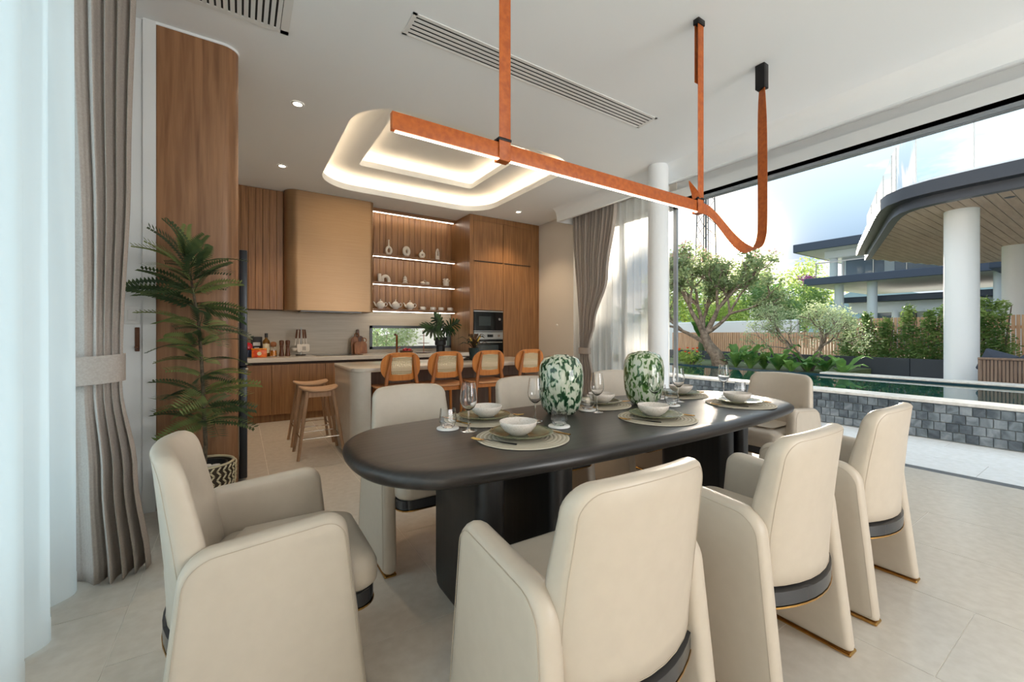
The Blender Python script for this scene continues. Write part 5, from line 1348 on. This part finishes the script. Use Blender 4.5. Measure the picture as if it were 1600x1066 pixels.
# ================================================================ pavilion with the curved roof
PO = [(10.2, -8), (10.17, .5), (10.17, 1.6), (10.2, 2.05), (10.30, 2.36), (10.50, 2.6), (10.80, 2.78), (11.2, 2.95), (16.3, 4.86)]
t = thing('pavilion', 'pavilion with a curved dark-edged roof, plank soffit and round white columns', 'pavilion', (14, 0, .10))
def pr_(pts, z0, z1): return MB().prism([(x - 14, y) for x, y in pts], z0 - .10, z1 - .10)
back = [(20.5, 3.85), (20.5, -8)]
def offs(pts, d):
    out = []
    for i, p in enumerate(pts):
        a = Vector(pts[max(0, i - 1)]); b = Vector(pts[min(len(pts) - 1, i + 1)]); tn = (b - a).normalized(); n = Vector((-tn.y, tn.x)); q = Vector(p) + n * d; out.append((q.x, q.y))
    return out
part('roof_slab', pr_(offs(PO, -.02) + back, 3.53, 3.95), M['render'], t, ang=50)
def fascia(pts, z0, z1, w_, nm):
    a = offs(pts, 0); b = offs(pts, -w_); n = len(a); vs = [(x - 14, y, z - .10) for z in (z0, z1) for x, y in a] + [(x - 14, y, z - .10) for z in (z0, z1) for x, y in b]
    fs = []
    for i in range(n - 1): fs += [(i, n + i, n + i + 1, i + 1), (2 * n + i, 2 * n + i + 1, 3 * n + i + 1, 3 * n + i), (i, i + 1, 2 * n + i + 1, 2 * n + i), (n + i, 3 * n + i, 3 * n + i + 1, n + i + 1)]
    fs += [(0, 2 * n, 3 * n, n), (n - 1, 2 * n - 1, 4 * n - 1, 3 * n - 1)]
    return part(nm, MB().add(vs, fs), M['fascia'], t, ang=40)
fascia(PO, 3.48, 3.64, .14, 'lower_fascia')
fascia(offs(PO, .2), 3.64, 3.86, .25, 'upper_fascia')
def xmin(y):
    for p, q in zip(PO, PO[1:]):
        if min(p[1], q[1]) <= y <= max(p[1], q[1]) and abs(q[1] - p[1]) > 1e-6: return p[0] + (q[0] - p[0]) * (y - p[1]) / (q[1] - p[1])
    return 16.5
def xmax(y): return 20.5 if y < 3.85 else 20.5 - (y - 3.85) / (4.86 - 3.85) * 4.2
y = -1.2
while y < 4.7:
    x0 = max(xmin(y), xmin(y + .14)) + .13; x1 = min(xmax(y), xmax(y + .14))
    if x1 - x0 > .2: part('plank', MB().box(x0 - 14, x1 - 14, y, y + .14, 3.515 - .10, 3.53 - .10), M['soffit'], t, smooth=False)
    y += .152
for x in (11.38, 17.1): part('column', MB().lathe([(.235, 0), (.235, 3.515 - .10)], (x - 14, 1.94, 0), 32), M['render'], t)
part('soffit_light', MB().lathe([(0, -.006), (.06, -.006), (.07, 0), (0, 0)], (10.95 - 14, 1.3, 3.515 - .10), 16), M['frame'], t)
gl = offs(PO, -.05)
M['railglass'] = panemat('rail_glass', (.93, .97, .97, 1))
seg = [(1, 2), (2, 4), (4, 6), (6, 7), (7, 8)]
for i, j in seg:
    pts = gl[i:j + 1]; nsub = 4 if (i, j) == (7, 8) else 1
    for q in range(nsub):
        if nsub > 1:
            a, b = Vector(pts[0]), Vector(pts[-1]); pp = [tuple(a.lerp(b, q / nsub)), tuple(a.lerp(b, (q + .985) / nsub))]
        else: pp = pts
        n = len(pp); vs = [(x - 14, y_, z) for z in (3.95 - .10, 4.85 - .10) for x, y_ in pp]
        part('rail_pane', MB().add(vs, [(k, k + 1, n + k + 1, n + k) for k in range(n - 1)]), M['railglass'], t)
        part('rail_post', MB().cyl((pp[0][0] - 14, pp[0][1], 3.90 - .10), (pp[0][0] - 14, pp[0][1], 4.86 - .10), .012), M['whitegloss'], t)
# outdoor sofa under the pavilion
t = thing('outdoor_sofa', 'slatted timber outdoor sofa seen from behind under the pavilion', 'sofa', (10.6, 1.05, .102))
M['teak'] = wood('weathered_teak', rgb(112, 92, 78), rgb(140, 118, 102), 'z', .6); M['navy'] = mat('navy_cushion', rgb(62, 70, 84), .9)
for y0 in (-.5, .46): part('arm_frame', MB().bbox(-.35, .40, y0, y0 + .05, 0, .685, .006, 1), M['teak'], t, smooth=False)
sme = MB().bbox(-.012, .012, 0, .034, .12, .665, .003, 1).mesh('slat', M['teak'], smooth=False)
for k in range(22):
    o = link('slat', sme, t); o.location = (-.33, -.45 + k * .0415, 0)
part('top_rail', MB().bbox(-.37, -.29, -.5, .51, .665, .70, .006, 1), M['teak'], t, smooth=False)
part('seat_base', MB().bbox(-.3, .4, -.45, .46, .26, .32, .01, 1), M['teak'], t, smooth=False)
part('seat_cushion', MB().bbox(-.28, .4, -.44, .45, .32, .46, .04, 3), M['navy'], t)
for (y_, sz, rt), l in (((-.20, .24, .75), 'charcoal scatter cushion standing on its corner on the outdoor sofa'), ((.33, .19, .35), 'charcoal scatter cushion leaning at the column end of the outdoor sofa')):
    cu = obj('scatter_cushion', MB().slab(rrect(-sz, sz, -sz, sz, .03, 5), [(1.6, -.07), (.12, -.06), (.02, -.02), (0, 0), (.02, .02), (.12, .06), (1.6, .07)], lambda a, b, w_: (w_, a, b)).xf(Matrix.Rotation(rt, 4, 'X')), M['navy'], ang=60)
    cu.location = (10.46, 1.05 + y_, .102 + .46 + sz * (abs(sin(rt)) + abs(cos(rt))) * .62); tag(cu, l, 'cushion', 'cushions on the outdoor sofa')

# ================================================================ far white house
t = thing('far_house', 'white house with stacked dark-edged flat roofs and balconies beyond the hedge', 'house', (24.4, 4, .3))
def hb(nm, x0, x1, y0, y1, z0, z1, m, b=.02): return part(nm, MB().bbox(x0 - 24.4, x1 - 24.4, y0 - 4, y1 - 4, z0 - .3, z1 - .3, b, 1), m, t, smooth=False)
M['housewall'] = mat('house_wall', rgb(214, 222, 230), .8); M['houseglass'] = mat('house_glass', rgb(84, 104, 126), .1); M['dkblue'] = mat('slate_blue_edge', rgb(60, 72, 92), .5); M['soffit2'] = mat('pale_soffit', rgb(196, 200, 202), .7)
hb('roof', 24.4, 33, -6, 10.2, 5.72, 5.86, M['soffit2']); hb('roof_edge', 24.32, 24.42, -6, 10.25, 5.42, 5.84, M['dkblue']); hb('roof_edge', 24.4, 33, 10.17, 10.27, 5.42, 5.84, M['dkblue']); hb('roof_soffit', 24.4, 33, -6, 10.15, 5.42, 5.5, M['soffit2'])
hb('beam', 25.3, 25.6, -6, 9.2, 5.05, 5.42, M['housewall']); hb('upper_wall', 27.5, 33, -6, 9.2, 3.9, 5.45, M['housewall'])
for y_ in (1.0, 3.2, 5.4, 7.4): hb('window', 27.46, 27.52, y_, y_ + 1.6, 4.0, 5.2, M['houseglass'])
hb('balcony_slab', 24.3, 33, -6, 9.65, 3.62, 3.95, M['soffit2']); hb('balcony_edge', 24.2, 24.32, -6, 9.7, 3.62, 3.98, M['dkblue'])
for y_ in (8.9, 4.6, .6): part('upper_column', MB().lathe([(.17, 0), (.17, 1.5)], (25.6 - 24.4, y_ - 4, 3.9 - .3), 20), M['housewall'], t)
for k in range(9):
    y_ = 9.3 - k * 1.15; part('rail_post', MB().cyl((.18, y_ - 4, 3.65), (.18, y_ - 4, 4.45), .025, seg=6), M['steel'], t); part('rail_pane', MB().box(.17, .19, y_ - 4 - 1.1, y_ - 4 - .04, 3.72, 4.38), M['railglass'], t, smooth=False)
part('handrail', MB().box(.15, .21, -5, 5.35, 4.42, 4.47), M['steel'], t, smooth=False)
hb('lower_slab', 25.6, 33, -6, 8.6, 2.75, 2.95, M['soffit2']); hb('lower_edge', 25.5, 25.62, -6, 8.65, 2.72, 3.0, M['dkblue'])
hb('lower_beam', 26.0, 26.3, -6, 8.4, 2.2, 2.72, M['housewall'])
for y_ in (8.45, 7.15, 3.2): part('column', MB().lathe([(.19, 0), (.19, 3.35)], (24.95 - 24.4, y_ - 4, 0), 20), M['housewall'], t)
for y_ in (6.6, 5.2, 2.0): part('column', MB().lathe([(.15, 0), (.15, 2.0)], (26.1 - 24.4, y_ - 4, 0), 16), M['housewall'], t)
hb('lower_wall', 28.5, 33, -6, 8.4, .3, 2.8, M['housewall'])
for y_ in (-.5, 2.0, 4.4, 6.4): hb('glass_door', 28.44, 28.5, y_, y_ + 1.6, .4, 2.3, M['houseglass'])
hb('side_wall', 22.0, 22.3, -8, 2.4, .3, 3.4, M['housewall']); hb('side_roof', 21.3, 24, -8, 3.0, 3.4, 3.7, M['dkblue'])
